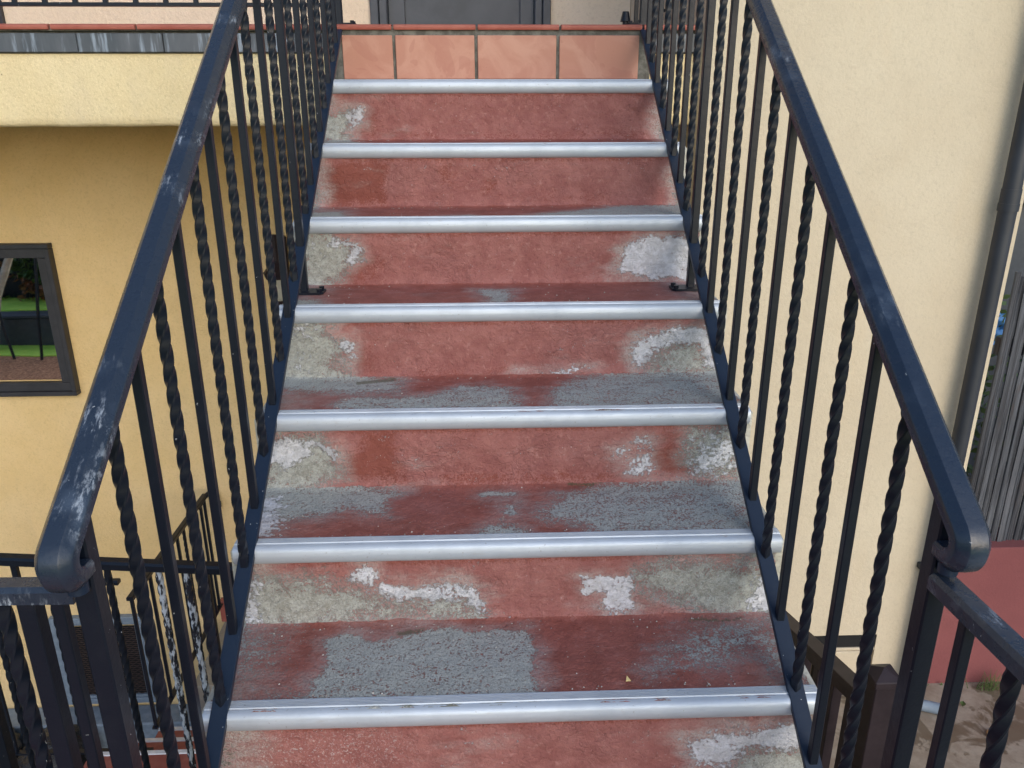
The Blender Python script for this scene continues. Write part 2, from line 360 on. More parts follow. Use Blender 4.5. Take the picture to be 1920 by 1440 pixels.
WEAR=[
('g',4,'R',0.02,1,(-0.592,0.006,-0.51,0.004,-0.445,-0.041,-0.42,-0.065,-0.466,-0.105,-0.483,-0.138,-0.524,-0.17,-0.611,-0.202)),
('w',4,'R',0.012,1,(-0.502,-0.016,-0.48,-0.012,-0.417,-0.025,-0.412,-0.062,-0.449,-0.094,-0.472,-0.081,-0.454,-0.049,-0.513,-0.035)),
('w',4,'R',0.03,0.55,(-0.566,-0.024,-0.531,-0.024,-0.519,-0.064,-0.568,-0.08)),
('d',4,'R',0.03,0.8,(-0.473,-0.089,-0.423,-0.068,-0.351,-0.066,-0.347,-0.131,-0.512,-0.175)),
('w',4,'R',0.01,1,(0.384,-0.072,0.396,-0.036,0.431,-0.02,0.466,-0.008,0.496,-0.021,0.531,-0.002,0.576,-0.002,0.587,-0.148,0.462,-0.142,0.42,-0.125,0.374,-0.124)),
('g',4,'R',0.02,0.8,(0.46,-0.105,0.501,-0.106,0.507,-0.139,0.47,-0.142)),
('g',3,'T',0.015,1,(-0.597,0.114,-0.522,0.11,-0.468,0.044,-0.485,-0.003,-0.555,-0.069)),
('g',3,'T',0.012,0.9,(-0.074,0.221,0.04,0.223,0.028,0.099,0.024,-0.014,-0.062,-0.022,-0.033,0.088)),
('g',3,'T',0.012,0.8,(0.174,-0.033,0.201,0.014,0.29,0.022,0.29,-0.026)),
('g',3,'R',0.02,1,(-0.592,0.006,-0.474,0.002,-0.455,-0.042,-0.439,-0.065,-0.464,-0.111,-0.423,-0.146,-0.433,-0.182,-0.633,-0.179)),
('w',3,'R',0.012,0.85,(-0.454,-0.038,-0.416,-0.05,-0.408,-0.089,-0.429,-0.088)),
('w',3,'R',0.03,0.55,(-0.565,-0.01,-0.501,-0.019,-0.513,-0.08,-0.563,-0.064)),
('w',3,'R',0.03,0.6,(-0.539,-0.126,-0.5,-0.129,-0.504,-0.15,-0.534,-0.148)),
('d',3,'R',0.03,0.8,(-0.417,-0.065,-0.351,-0.066,-0.333,-0.129,-0.415,-0.138)),
('w',3,'R',0.012,1,(0.386,-0.136,0.387,-0.06,0.448,-0.038,0.492,-0.012,0.537,-0.019,0.581,-0.004,0.616,-0.158,0.577,-0.142,0.556,-0.078,0.48,-0.062,0.429,-0.092,0.409,-0.131)),
('g',3,'R',0.03,0.95,(0.421,-0.139,0.45,-0.064,0.54,-0.055,0.615,-0.142,0.61,-0.174,0.426,-0.174)),
('w',3,'R',0.008,0.8,(0.137,-0.142,0.182,-0.133,0.258,-0.142,0.198,-0.149)),
('w',3,'R',0.008,0.7,(0.055,-0.158,0.119,-0.149,0.125,-0.164,0.055,-0.169)),
('g',2,'T',0.02,1,(-0.665,0.34,-0.42,0.32,-0.272,0.267,-0.267,0.168,-0.41,0.161,-0.539,0.179,-0.632,0.212)),
('g',2,'T',0.012,0.85,(-0.424,0.01,-0.425,0.106,-0.386,0.144,-0.197,0.136,-0.113,0.216,0.046,0.201,0.042,-0.01)),
('g',2,'T',0.015,0.85,(0.117,0.181,0.193,0.247,0.29,0.299,0.663,0.321,0.596,0.033,0.48,0.03,0.42,-0.004,0.1,0.002,0.126,0.071)),
('d',2,'T',0.02,0.3,(0.408,0.152,0.464,0.137,0.463,0.02,0.41,0.022)),
('g',2,'R',0.025,1,(-0.614,-0.027,-0.468,-0.008,-0.426,-0.06,-0.421,-0.119,-0.48,-0.151,-0.634,-0.205)),
('w',2,'R',0.01,1,(-0.581,-0.021,-0.528,-0.017,-0.481,-0.053,-0.513,-0.073,-0.556,-0.101,-0.607,-0.086)),
('w',2,'R',0.008,0.9,(-0.502,-0.023,-0.416,-0.042,-0.412,-0.081,-0.435,-0.06,-0.497,-0.038)),
('d',2,'R',0.015,1,(-0.339,-0.006,-0.277,-0.007,-0.25,-0.13,-0.411,-0.13,-0.419,-0.086,-0.364,-0.061)),
('w',2,'R',0.014,0.75,(0.286,-0.073,0.332,-0.03,0.375,-0.025,0.377,-0.063,0.333,-0.067)),
('w',2,'R',0.014,0.7,(0.321,-0.089,0.368,-0.082,0.395,-0.132,0.32,-0.134)),
('d',2,'R',0.01,1,(0.374,-0.06,0.463,-0.062,0.468,-0.137,0.389,-0.132)),
('d',2,'R',0.015,0.7,(0.374,-0.01,0.493,-0.009,0.483,-0.059,0.376,-0.048)),
('g',2,'R',0.02,0.9,(0.466,-0.007,0.615,-0.01,0.63,-0.155,0.489,-0.137,0.46,-0.076)),
('w',2,'R',0.02,0.75,(0.465,-0.039,0.521,-0.021,0.603,-0.027,0.627,-0.125,0.573,-0.139,0.461,-0.133,0.48,-0.107)),
('g',1,'T',0.015,1,(-0.652,0.33,-0.528,0.325,-0.347,0.296,-0.264,0.255,-0.293,0.186,-0.286,0.147,-0.32,0.148,-0.381,0.177,-0.438,0.14,-0.51,0.13,-0.602,0.147)),
('w',1,'T',0.02,0.9,(-0.618,0.255,-0.559,0.252,-0.53,0.169,-0.532,0.07,-0.574,0.049)),
('g',1,'T',0.006,0.9,(-0.071,0.25,-0.04,0.263,0.036,0.251,0.032,0.228,-0.06,0.227)),
('g',1,'T',0.008,0.85,(-0.005,0.186,0.028,0.187,0.028,0.137,-0.003,0.133)),
('g',1,'T',0.012,0.95,(-0.081,0.02,-0.054,0.087,-0.004,0.107,0.043,0.059,0.046,0.006)),
('g',1,'T',0.02,0.85,(0.133,0.239,0.255,0.293,0.666,0.316,0.584,0.002,0.454,0.012,0.19,0.013,0.186,0.077,0.09,0.106,0.073,0.145)),
('d',1,'T',0.02,0.35,(0.45,0.212,0.508,0.204,0.477,0.129,0.446,0.143)),
('d',1,'T',0.02,0.3,(0.137,0.079,0.197,0.065,0.191,0.018,0.095,0.022)),
('g',1,'R',0.025,1,(-0.609,-0.035,-0.467,-0.039,-0.327,-0.077,-0.257,-0.111,-0.123,-0.094,-0.057,-0.135,-0.057,-0.16,-0.307,-0.142,-0.382,-0.162,-0.627,-0.184)),
('w',1,'R',0.02,0.9,(-0.592,-0.042,-0.563,-0.05,-0.568,-0.113,-0.556,-0.16,-0.613,-0.17)),
('w',1,'R',0.012,0.85,(-0.345,-0.018,-0.3,-0.015,-0.288,-0.053,-0.194,-0.058,-0.1,-0.064,-0.056,-0.099,-0.045,-0.146,-0.069,-0.135,-0.111,-0.1,-0.257,-0.108,-0.304,-0.081,-0.335,-0.052)),
('w',1,'R',0.01,0.85,(0.166,-0.051,0.279,-0.053,0.296,-0.145,0.234,-0.148,0.225,-0.1,0.17,-0.098)),
('g',1,'R',0.02,0.9,(0.281,-0.044,0.338,-0.022,0.632,-0.018,0.665,-0.193,0.472,-0.169,0.384,-0.118,0.286,-0.073)),
('d',1,'R',0.015,0.6,(0.292,-0.08,0.355,-0.096,0.384,-0.162,0.296,-0.16)),
('w',1,'R',0.02,0.9,(0.559,-0.094,0.587,-0.038,0.624,-0.06,0.65,-0.177,0.565,-0.153)),
('g',0,'T',0.008,0.95,(-0.417,0.228,-0.374,0.248,-0.299,0.223,-0.183,0.252,0.04,0.251,0.055,0.209,0.057,0.105,0.053,0.005,-0.208,0.005,-0.414,0.002,-0.405,0.107,-0.386,0.156)),
('g',0,'T',0.04,0.62,(-0.666,0.275,-0.478,0.291,-0.467,0.239,-0.501,0.143,-0.561,0.082,-0.594,0.053)),
('g',0,'T',0.012,0.55,(-0.541,0.051,-0.431,0.077,-0.388,0.075,-0.372,-0.007,-0.545,-0.007)),
('k',0,'T',0.006,0.75,(-0.272,0.017,-0.21,0.026,-0.105,0.034,0.055,0.042,0.054,0.016,-0.167,0.007)),
('g',0,'T',0.03,0.72,(0.344,0.198,0.421,0.242,0.551,0.266,0.653,0.272,0.603,0.052,0.564,0.066,0.528,0.123,0.467,0.114,0.405,0.095,0.368,0.126,0.281,0.088)),
('g',0,'T',0.01,0.75,(0.3,0.025,0.367,0.033,0.385,0.02,0.303,0.015)),
('w',0,'R',0.012,0.95,(0.35,-0.053,0.401,-0.04,0.499,-0.041,0.52,-0.028,0.595,-0.014,0.615,-0.084,0.482,-0.087,0.431,-0.133,0.384,-0.11,0.355,-0.079)),
('g',0,'R',0.02,0.95,(0.465,-0.082,0.503,-0.079,0.625,-0.077,0.648,-0.17,0.456,-0.162)),
('m',0,'R',0.02,0.7,(-0.58,-0.025,-0.538,-0.02,-0.55,-0.122,-0.592,-0.12)),
('m',0,'R',0.02,0.45,(-0.341,-0.047,-0.277,-0.05,-0.291,-0.104,-0.345,-0.102)),
('m',0,'R',0.03,0.45,(-0.043,-0.059,0.0,-0.06,0.0,-0.116,-0.043,-0.114)),
('f',0,'R',0.03,0.8,(-0.528,-0.024,-0.255,-0.024,-0.214,-0.066,-0.344,-0.088,-0.515,-0.095)),
('m',1,'R',0.008,0.8,(0.234,-0.158,0.347,-0.166,0.347,-0.177,0.235,-0.174)),
('m',1,'R',0.008,0.7,(-0.333,-0.156,-0.235,-0.159,-0.236,-0.175,-0.334,-0.172)),
('m',0,'T',0.008,0.7,(-0.256,0.259,-0.184,0.26,-0.182,0.237,-0.253,0.236)),
('m',0,'T',0.008,0.7,(0.417,0.275,0.552,0.27,0.546,0.251,0.412,0.256)),
('m',2,'T',0.006,0.7,(-0.41,0.255,-0.297,0.287,-0.279,0.259,-0.399,0.228)),
('m',3,'R',0.006,0.5,(-0.267,-0.145,-0.163,-0.147,-0.163,-0.156,-0.267,-0.155)),
('m',1,'T',0.006,0.7,(0.158,0.288,0.299,0.306,0.425,0.307,0.42,0.289,0.156,0.27)),
('g',6,'R',0.012,0.9,(-0.61,-0.063,-0.516,-0.055,-0.483,-0.062,-0.51,-0.103,-0.521,-0.126,-0.495,-0.151,-0.543,-0.166,-0.628,-0.165)),
('d',6,'R',0.012,0.6,(-0.612,-0.085,-0.565,-0.085,-0.549,-0.12,-0.615,-0.129)),
('w',6,'R',0.01,0.75,(-0.526,-0.062,-0.46,-0.041,-0.459,-0.085,-0.512,-0.13,-0.524,-0.112)),
('f',6,'R',0.02,0.7,(-0.573,-0.067,-0.499,-0.067,-0.512,-0.121,-0.567,-0.111)),
('d',6,'R',0.02,0.7,(-0.5,-0.094,-0.404,-0.041,-0.4,-0.139,-0.495,-0.151)),
('g',5,'T',0.01,0.9,(-0.605,0.228,-0.537,0.372,-0.409,0.031,-0.368,-0.394,-0.472,-0.471)),
('w',5,'T',0.02,0.5,(0.354,0.048,0.574,0.166,0.493,-0.274,0.386,-0.265)),
('d',5,'R',0.012,1,(-0.56,-0.02,-0.482,-0.012,-0.359,-0.017,-0.366,-0.148,-0.582,-0.138)),
('d',5,'R',0.015,0.8,(-0.181,-0.018,-0.146,-0.018,-0.139,-0.072,-0.174,-0.081)),
('d',5,'R',0.015,0.8,(-0.043,-0.076,0.001,-0.073,0.004,-0.111,-0.044,-0.116)),
('d',5,'R',0.02,0.5,(0.124,-0.099,0.372,-0.101,0.374,-0.153,0.124,-0.151)),
('g',4,'T',0.012,0.95,(-0.609,0.183,-0.492,0.204,-0.457,0.122,-0.46,-0.002,-0.561,-0.043)),
('g',4,'T',0.012,0.7,(-0.167,0.081,-0.086,0.102,-0.052,0.025,-0.147,0.006)),
('g',4,'T',0.012,0.9,(0.112,0.092,0.218,0.166,0.353,0.274,0.642,0.289,0.556,-0.055,0.129,-0.009,0.207,0.061)),
('d',5,'R',0.03,0.3,(-0.567,-0.003,0.578,0.0,0.58,-0.028,-0.569,-0.03)),
('d',6,'R',0.02,0.4,(-0.439,-0.009,0.566,-0.004,0.567,-0.036,-0.441,-0.041)),
('d',6,'R',0.015,0.6,(-0.428,-0.126,0.6,-0.124,0.601,-0.155,-0.429,-0.157)),
('d',3,'R',0.015,0.7,(-0.445,-0.143,0.032,-0.142,0.032,-0.169,-0.446,-0.162)),
('d',2,'R',0.015,0.7,(-0.155,-0.109,0.213,-0.124,0.628,-0.14,0.631,-0.163,-0.156,-0.147)),]

# ------------------------------------------------------------ ground and lower levels
def sheet(name, x0, x1, y0, y1, z, mat, **k):
    return MB().add([(x0, y0, z), (x1, y0, z), (x1, y1, z), (x0, y1, z)], [(0, 1, 2, 3)]).build(name, mat, None, kind='structure', **k)
sheet('ground', -400, 400, -400, 400, -3.32, M_EARTH)
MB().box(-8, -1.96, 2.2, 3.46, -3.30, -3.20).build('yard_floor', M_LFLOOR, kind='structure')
MB().box(1.34, 7, -3.5, 1.896, -3.2, -1.64).box(2.16, 7, 1.896, 3.4, -3.2, -1.64).build('patio', M_PATIO, kind='structure')
MB().box(-1.9, .66, -2.7, -.26, -.62, -.40).box(-1.6, -1.4, -2.4, -2.2, -3.3, -.62).box(.3, .5, -2.4, -2.2, -3.3, -.62).build('stair_landing', M_REDP, kind='structure')
MB().box(-1.90, 1.0, 2.80, 3.49, -2.50, -2.24).build('walkway', M_GREYF, kind='structure')
# seen only as a reflection in the window
MB().box(-30, 6, -6.3, -3.4, -3.31, -3.26).build('mulch_bed', M_MULCH, kind='structure')
MB().box(-60, 30, -7.0, -6.3, -3.31, -3.24).box(-60, 30, -8.7, -7.4, -3.31, -2.62).box(-60, 30, -30, -8.7, -3.31, -2.66).build('lawn', M_LAWN, kind='structure')
th = thing('garden_wall', (-12, -7.2, -3.3), 'low dark grey garden wall along the lawn, mirrored in the lower window', 'wall')
MB().box(-30, 14, -7.38, -7.02, -3.31, -2.70, .02).build('wall_body', M_FRAME, th)
MB().box(-30.02, 14.02, -7.39, -6.99, -2.70, -2.64, .01).build('coping', M_PIPE, th)
def tree(x, y, h, cr, lf, label, n=2600):
    t = thing('garden_tree', (x, y, -3.0), label, 'tree', 'trees mirrored in the window')
    b = MB(); pts = [(x, y, -3.1)]
    for i in range(1, 6): pts.append((x+random.uniform(-.25, .25), y+random.uniform(-.2, .2), -3.1+h*.6*i/5))
    sec = [(math.cos(a*math.pi/4)*.22, math.sin(a*math.pi/4)*.22) for a in range(8)]
    b.sweep(sec, pts, up=(0, 1, 0), scale=[1, .85, .72, .6, .5, .35])
    tips = []
    for k in range(9):
        p0 = Vector(pts[random.randint(2, 4)]); a = random.uniform(0, 6.28); L = random.uniform(.5, .9)*cr
        p1 = p0+Vector((math.cos(a)*L*.6, math.sin(a)*L*.6, random.uniform(.3, .8)*L)); p2 = p1+Vector((math.cos(a)*L*.5, math.sin(a)*L*.5, random.uniform(.2, .8)))
        b.sweep([(c*.35, d*.35) for c, d in sec], [p0, p1, p2], up=(0, 1, .1), scale=[1, .6, .25]); tips += [p1, p2]
    b.build('trunk', M_BARK, t, 50)
    c = MB()
    cl = tips+[Vector((x+random.gauss(0, cr*.45), y+random.gauss(0, cr*.45), -3.0+h*.65+random.gauss(0, cr*.4))) for _ in range(16)]
    for i in range(n):
        q = random.choice(cl)+Vector([random.gauss(0, .42) for _ in range(3)])
        u = Vector([random.gauss(0, 1) for _ in range(3)]).normalized()*random.uniform(.08, .17); v = u.orthogonal().normalized()*random.uniform(.05, .1)
        c.add([q-u, q+v, q+u, q-v], [(0, 1, 2, 3)])
    c.build('crown', lf, t, kind='stuff')
tree(-14.5, -19, 5, 2.2, M_LEAFR, 'russet garden tree far behind the hedge, mirrored in the lower window')
tree(-19, -21, 6, 2.6, M_LEAF, 'broad green garden tree far behind the hedge, mirrored in the lower window')
hd_ = thing('hedge', (-10, -8.3, -2.6), 'dark mixed hedge behind the lawn, mirrored in the lower window', 'hedge')
c = MB()
for i in range(7000):
    q = Vector((random.uniform(-16, -4), -8.0-abs(random.gauss(0, .25)), -2.6+random.random()**1.1*(1.0+.5*mnoise.noise(Vector((i*.013, 0, 0)))))); 
    if mnoise.noise(q*1.1) < -.12: q.y -= .5
    u = Vector([random.gauss(0, 1) for _ in range(3)]).normalized()*random.uniform(.05, .11); v = u.orthogonal().normalized()*random.uniform(.03, .06)
    c.add([q-u, q+v, q+u, q-v], [(0, 1, 2, 3)])
me_, o_ = c.mesh('foliage', M_LEAF); me_.materials.append(M_LEAFR)
mi = np.array([1 if mnoise.noise(Vector(f.center)*.8) > .05 else 0 for f in me_.polygons], dtype=np.int32); me_.polygons.foreach_set('material_index', mi)
fo = put('foliage', me_, o_, hd_); fo['kind'] = 'stuff'
MB().box(-16, -4, -8.9, -8.5, -2.66, -1.75).build('dark_core', M_DARK, hd_)  # near-black block filling the hedge behind the leaves
bt = thing('bare_tree', (-9.2, -6.7, -3.3), 'pale leaning bare trunk mirrored in the lower window', 'tree')
MB().sweep([(math.cos(a*math.pi/4)*.09, math.sin(a*math.pi/4)*.09) for a in range(8)], [(-9.6, -6.6, -3.3), (-9.35, -6.7, -2.2), (-9.0, -6.8, -1.4), (-8.5, -6.8, -.3), (-8.1, -6.9, 1.2)], up=(0, 1, 0), scale=[1, .9, .75, .6, .4]).build('trunk', simple('pale_trunk', (.42, .33, .24), (.55, .45, .34), 9), bt, 50)
for k_, (x_, d_) in enumerate(((-9.5, .5), (-8.9, -.3), (-8.4, .25), (-10.1, -.4))):
    gp = MB().cyl((x_, -6.1, -3.3), (x_+d_, -6.2, -1.0), .028, 8).build('garden_stake', M_IRON)
    props(gp, ('black garden stake leaning right, beside the pale bare trunk in the reflection', 'black garden stake leaning left between two others in the window reflection', 'black garden stake nearest the right frame of the window reflection', 'black garden stake farthest left in the window reflection')[k_], 'stake', 'stakes in the mulch bed')

# ------------------------------------------------------------ house
house = thing('house', (0, 3.5, -3.3), 'cream and yellow stucco house behind the red staircase', 'house')
MB().box(-9, .787, 3.5, 3.8, -3.31, 1.436).build('lower_wall', M_WALL, house, label='yellow stucco wall shaded under the balcony')
MB().box(-9, -.646, 3.5, 3.8, 1.440, 5.2).box(.346, .787, 3.5, 3.8, 1.440, 5.2).box(-.646, .346, 3.5, 3.8, 3.55, 5.2).build('upper_wall', M_WALLU, house, label='pale pinkish stucco wall above the balcony')
MB().box(.790, 1.548, 1.9, 3.8, -1.66, 5.2).box(1.862, 2.135, 1.9, 3.8, -1.66, 5.2).box(1.548, 1.862, 1.9, 3.8, -1.282, 5.2).box(1.548, 1.862, 1.99, 3.8, -1.66, -1.282).box(.790, 2.135, 2.05, 3.8, -3.3, -1.662).build('projecting_wall', M_WALLR, house, label='tall cream stucco wall right of the stairs')
# foundation curb on the left and ledge on the right
MB().box(-9, -1.92, 3.30, 3.497, -3.21, -2.98, .01).build('foundation_curb', M_BLUEF, house)
MB().box(.80, 2.13, 1.86, 2.04, -1.78, -1.664, .008).build('ledge', M_BROWN, house)
v = MB().box(1.552, 1.858, 1.90, 1.985, -1.352, -1.286).build('vent_opening', M_DARK, house)
v = MB().box(1.552, 1.858, 1.893, 1.985, -1.37, -1.354, .003).box(1.62, 1.80, 1.888, 1.985, -1.62, -1.372, .004).build('crawl_space_panel', M_WALLR, house)
MB().box(1.60, 1.619, 1.89, 1.98, -1.62, -1.372).build('panel_gap', M_DARK, house)
# red baseboard near the walkway
MB().box(-1.92, .78, 3.44, 3.497, -2.238, -2.07, .004).build('baseboard', M_REDP, house)
# door
dr = MB().box(-.50, .20, 3.58, 3.62, 1.46, 3.5).build('door', M_DOOR, house)
MB().box(-.644, -.60, 3.47, 3.60, 1.441, 3.54, .004).box(-.598, -.555, 3.49, 3.60, 1.441, 3.54, .004).box(.30, .344, 3.47, 3.60, 1.441, 3.54, .004).box(.257, .298, 3.49, 3.60, 1.441, 3.54, .004).box(-.60, .30, 3.49, 3.60, 3.50, 3.54, .004).build('frame', M_DOOR, dr)
MB().box(-.553, -.462, 3.555, 3.60, 1.445, 3.5, .003).box(.178, .255, 3.555, 3.60, 1.445, 3.5, .003).box(-.46, .176, 3.555, 3.60, 1.445, 1.60, .003).build('stile', M_DOOR, dr)
MB().cyl((-.50, 3.52, 2.45), (-.50, 3.56, 2.45), .03).box(-.515, -.40, 3.50, 3.52, 2.44, 2.46, .004).build('handle', M_ALU, dr)
# upper left glazed door frame
wd = MB().box(-3.5, -2.71, 3.55, 3.56, 1.5, 3.5).build('window', M_GLASS, house, label='dark framed glazed door at the top left above the balcony')
MB().box(-2.70, -2.615, 3.47, 3.57, 1.441, 3.55, .004).box(-3.6, -3.5, 3.47, 3.57, 1.441, 3.55, .004).box(-3.5, -2.70, 3.48, 3.57, 1.441, 1.51, .004).build('frame', M_FRAME, wd)
# lower window with reflecting pane
wn = MB().box(-3.86, -2.68, 3.482, 3.486, -.436, .334).build('window', M_GLASS, house, label='square dark framed window reflecting a garden')
fb = MB()
def framerect(mb, x0, x1, z0, z1, w_, y0, y1):
    mb.box(x0, x1, y0, y1, z1-w_, z1, .003); mb.box(x0, x1, y0, y1, z0, z0+w_, .003)
    mb.box(x0, x0+w_, y0, y1, z0+w_+.0006, z1-w_-.0006, .003); mb.box(x1-w_, x1, y0, y1, z0+w_+.0006, z1-w_-.0006, .003)
framerect(fb, -3.94, -2.605, -.535, .415, .028, 3.445, 3.52)
framerect(fb, -3.911, -2.634, -.506, .386, .056, 3.462, 3.521)
fb.build('frame', M_FRAME, wn)
# blue grey vent
vt = MB().box(-3.06, -2.53, 3.480, 3.484, -2.86, -2.28).build('wall_vent', M_DARK, house, label='blue grey framed wall vent with rusty mesh behind the lower railing')
fb = MB(); framerect(fb, -3.12, -2.475, -2.93, -2.19, .045, 3.452, 3.497); framerect(fb, -3.074, -2.521, -2.884, -2.236, .02, 3.462, 3.4965)
fb.build('frame', M_BLUEF, vt)
zz = MB()
for i in range(34):
    z = -2.855+i*.0172; pts = []
    for j in range(23): pts.append((-3.05+j*.0235, 3.470+(.0015 if i % 2 else 0), z+(.007 if (j+i) % 2 else 0)))
    zz.sweep([(-.0018, -.0018), (.0018, -.0018), (.0018, .0018), (-.0018, .0018)], pts, up=(0, 1, 0))
zz.build('mesh_grille', M_MESHM, vt, kind='stuff')

# downspout
dp = thing('downspout', (2.035, 1.82, -1.64), 'slate grey round downspout at the corner of the cream wall', 'drainpipe')
MB().cyl((2.035, 1.838, -1.64), (2.035, 1.838, .77), .034, 24).cyl((2.035, 1.838, .855), (2.035, 1.838, 5.1), .034, 24).build('pipe', M_PIPE, dp, 40)
MB().cyl((2.035, 1.838, .77), (2.035, 1.838, .80), .0385, 24).cyl((2.035, 1.838, .80), (2.035, 1.838, .855), .0365, 24).build('collar', M_PIPE, dp, 40)
MB().box(1.99, 2.08, 1.862, 1.899, -.9, -.87, .003).build('bracket', M_PIPE, dp)

# wall lantern
ln = thing('wall_lantern', (-1.27, 3.45, .05), 'dark bronze wall lantern seen between the left balusters', 'lantern')
MB().box(-1.30, -1.22, 3.46, 3.497, .15, .45, .01).build('backplate', M_BROWN, ln)
MB().cyl((-1.265, 3.38, .30), (-1.265, 3.38, .47), .02, 10).box(-1.28, -1.25, 3.38, 3.47, .42, .45, .004).build('arm', M_BROWN, ln)
MB().cyl((-1.265, 3.38, .245), (-1.265, 3.38, .31), .085, 8, .03).cyl((-1.265, 3.38, .215), (-1.265, 3.38, .245), .075, 8, .085).build('cap', M_BROWN, ln)
MB().cyl((-1.265, 3.38, .085), (-1.265, 3.38, .215), .052, 8, .065).build('lamp_glass', M_LGLASS, ln)
MB().cyl((-1.265, 3.38, .05), (-1.265, 3.38, .085), .03, 8, .058).build('base_cap', M_BROWN, ln)

# ------------------------------------------------------------ balcony / upper landing
bal = thing('balcony', (-2, 1.95, 1.09), 'balcony slab with terracotta riser tiles and dark edge tiles at the stair head', 'balcony')
LX0, LX1 = -8.0, .788
# ragged stucco fascia strip
nb = MB(); xs = np.arange(LX0, LX1+.001, .02); N = len(xs)
prof = [(1.962, 1.352), (1.957, 1.30), (1.955, 1.22), (1.955, 1.13), (1.958, 1.108), (1.968, 1.097), (2.0, 1.095), (3.499, 1.095)]
for x in xs:
    x = min(x, LX1)
    for k, (y, z) in enumerate(prof):
        d = mnoise.noise(Vector((x*9, y*3, z*9)))*.003 + (mnoise.noise(Vector((x*38, 0, z*30)))*.003 if k in (4, 5) else 0)
        nb.v.append((x, y+d, z+(d if k > 3 else 0)))
K = len(prof)
for i in range(N-1):
    for k in range(K-1): a = i*K+k; nb.f.append((a, a+1, a+K+1, a+K))
nb.build('stucco_fascia', M_BAND, bal, 60)
MB().box(LX0, LX1, 1.99, 3.498, 1.354, 1.430).box(LX0, LX1-.001, 1.969, 1.99, 1.353, 1.432).build('slab', M_GROUT, bal)
# riser tiles on the stair head
tx = [(-.558, -.372), (-.361, -.067), (-.055, .240), (.252, .552)]
MB().box(-.585, .590, 1.946, 1.968, 1.235, 1.434, .002).build('grout_bed', M_GROUT, bal)
for a, b in tx:
    MB().box(a, b, 1.939, 1.9455, 1.262, 1.414, .0022).build('riser_tile', M_TILE, bal)
MB().box(.565, .600, 1.948, 1.975, 1.20, 1.352, .004).build('riser_edge_mortar', M_GROUT, bal)
MB().box(-.600, -.566, 1.948, 1.975, 1.20, 1.352, .004).build('riser_edge_mortar', M_GROUT, bal)
# bullnose tiles along the whole edge
x = -.364-.311*22
while x < LX1-.05:
    x1 = min(x+.302, LX1-.001)
    d = random.uniform(-.0008, .0008)
    sec = [(1.937+d, 1.4325), (1.934+d, 1.438), (1.935+d, 1.447), (1.943, 1.4515), (2.24, 1.4515), (2.24, 1.4325)]
    MB().sweep([(p[0], p[1]) for p in sec], [(x1, 0, 0), (x, 0, 0)], side=(0, 1, 0)).build('edge_tile', M_EDGE, bal, 50)
    x += .311
MB().box(LX0, LX1-.002, 1.948, 2.26, 1.4285, 1.4455).build('edge_grout', M_GROUT, bal)
MB().box(LX0, LX1-.002, 2.26, 3.497, 1.432, 1.4475).build('floor_covering', M_EDGE, bal)
# dark edge tiles left and right of the stairs
x = -.588-.3125*23
while x < LX1-.03:
    x1 = min(x+.309, LX1-.002)
    if x < -.60 or x > .30:
        a = max(x, .603) if x > .2 else x
        if x1-a > .02: MB().box(a, x1, 1.946, 1.968, 1.356, 1.421, .002).build('slate_edge_tile', M_SLATE, bal)
    x += .3125

# ------------------------------------------------------------ staircase
stair = thing('staircase', (0, 0, -.4), 'worn red painted concrete staircase with aluminium nosings', 'stairs')
XE0, XE1 = -.598, .614
def poly_sd(px, pz, poly):
    """signed distance (numpy), negative inside"""
    P = np.array(poly).reshape(-1, 2); n = len(P); d = np.full(px.shape, 1e9); ins = np.zeros(px.shape, bool)
    for i in range(n):
        a = P[i]; b = P[(i+1) % n]; e = b-a; L = max(1e-9, e@e)
        t = np.clip(((px-a[0])*e[0]+(pz-a[1])*e[1])/L, 0, 1)
        dx = px-(a[0]+e[0]*t); dz = pz-(a[1]+e[1]*t); d = np.minimum(d, np.hypot(dx, dz))
        c = ((a[1] > pz) != (b[1] > pz)); den = (b[1]-a[1]) if abs(b[1]-a[1]) > 1e-9 else 1e-9
        ins ^= c & (px < (b[0]-a[0])*(pz-a[1])/den+a[0])
    return np.where(ins, -d, d)
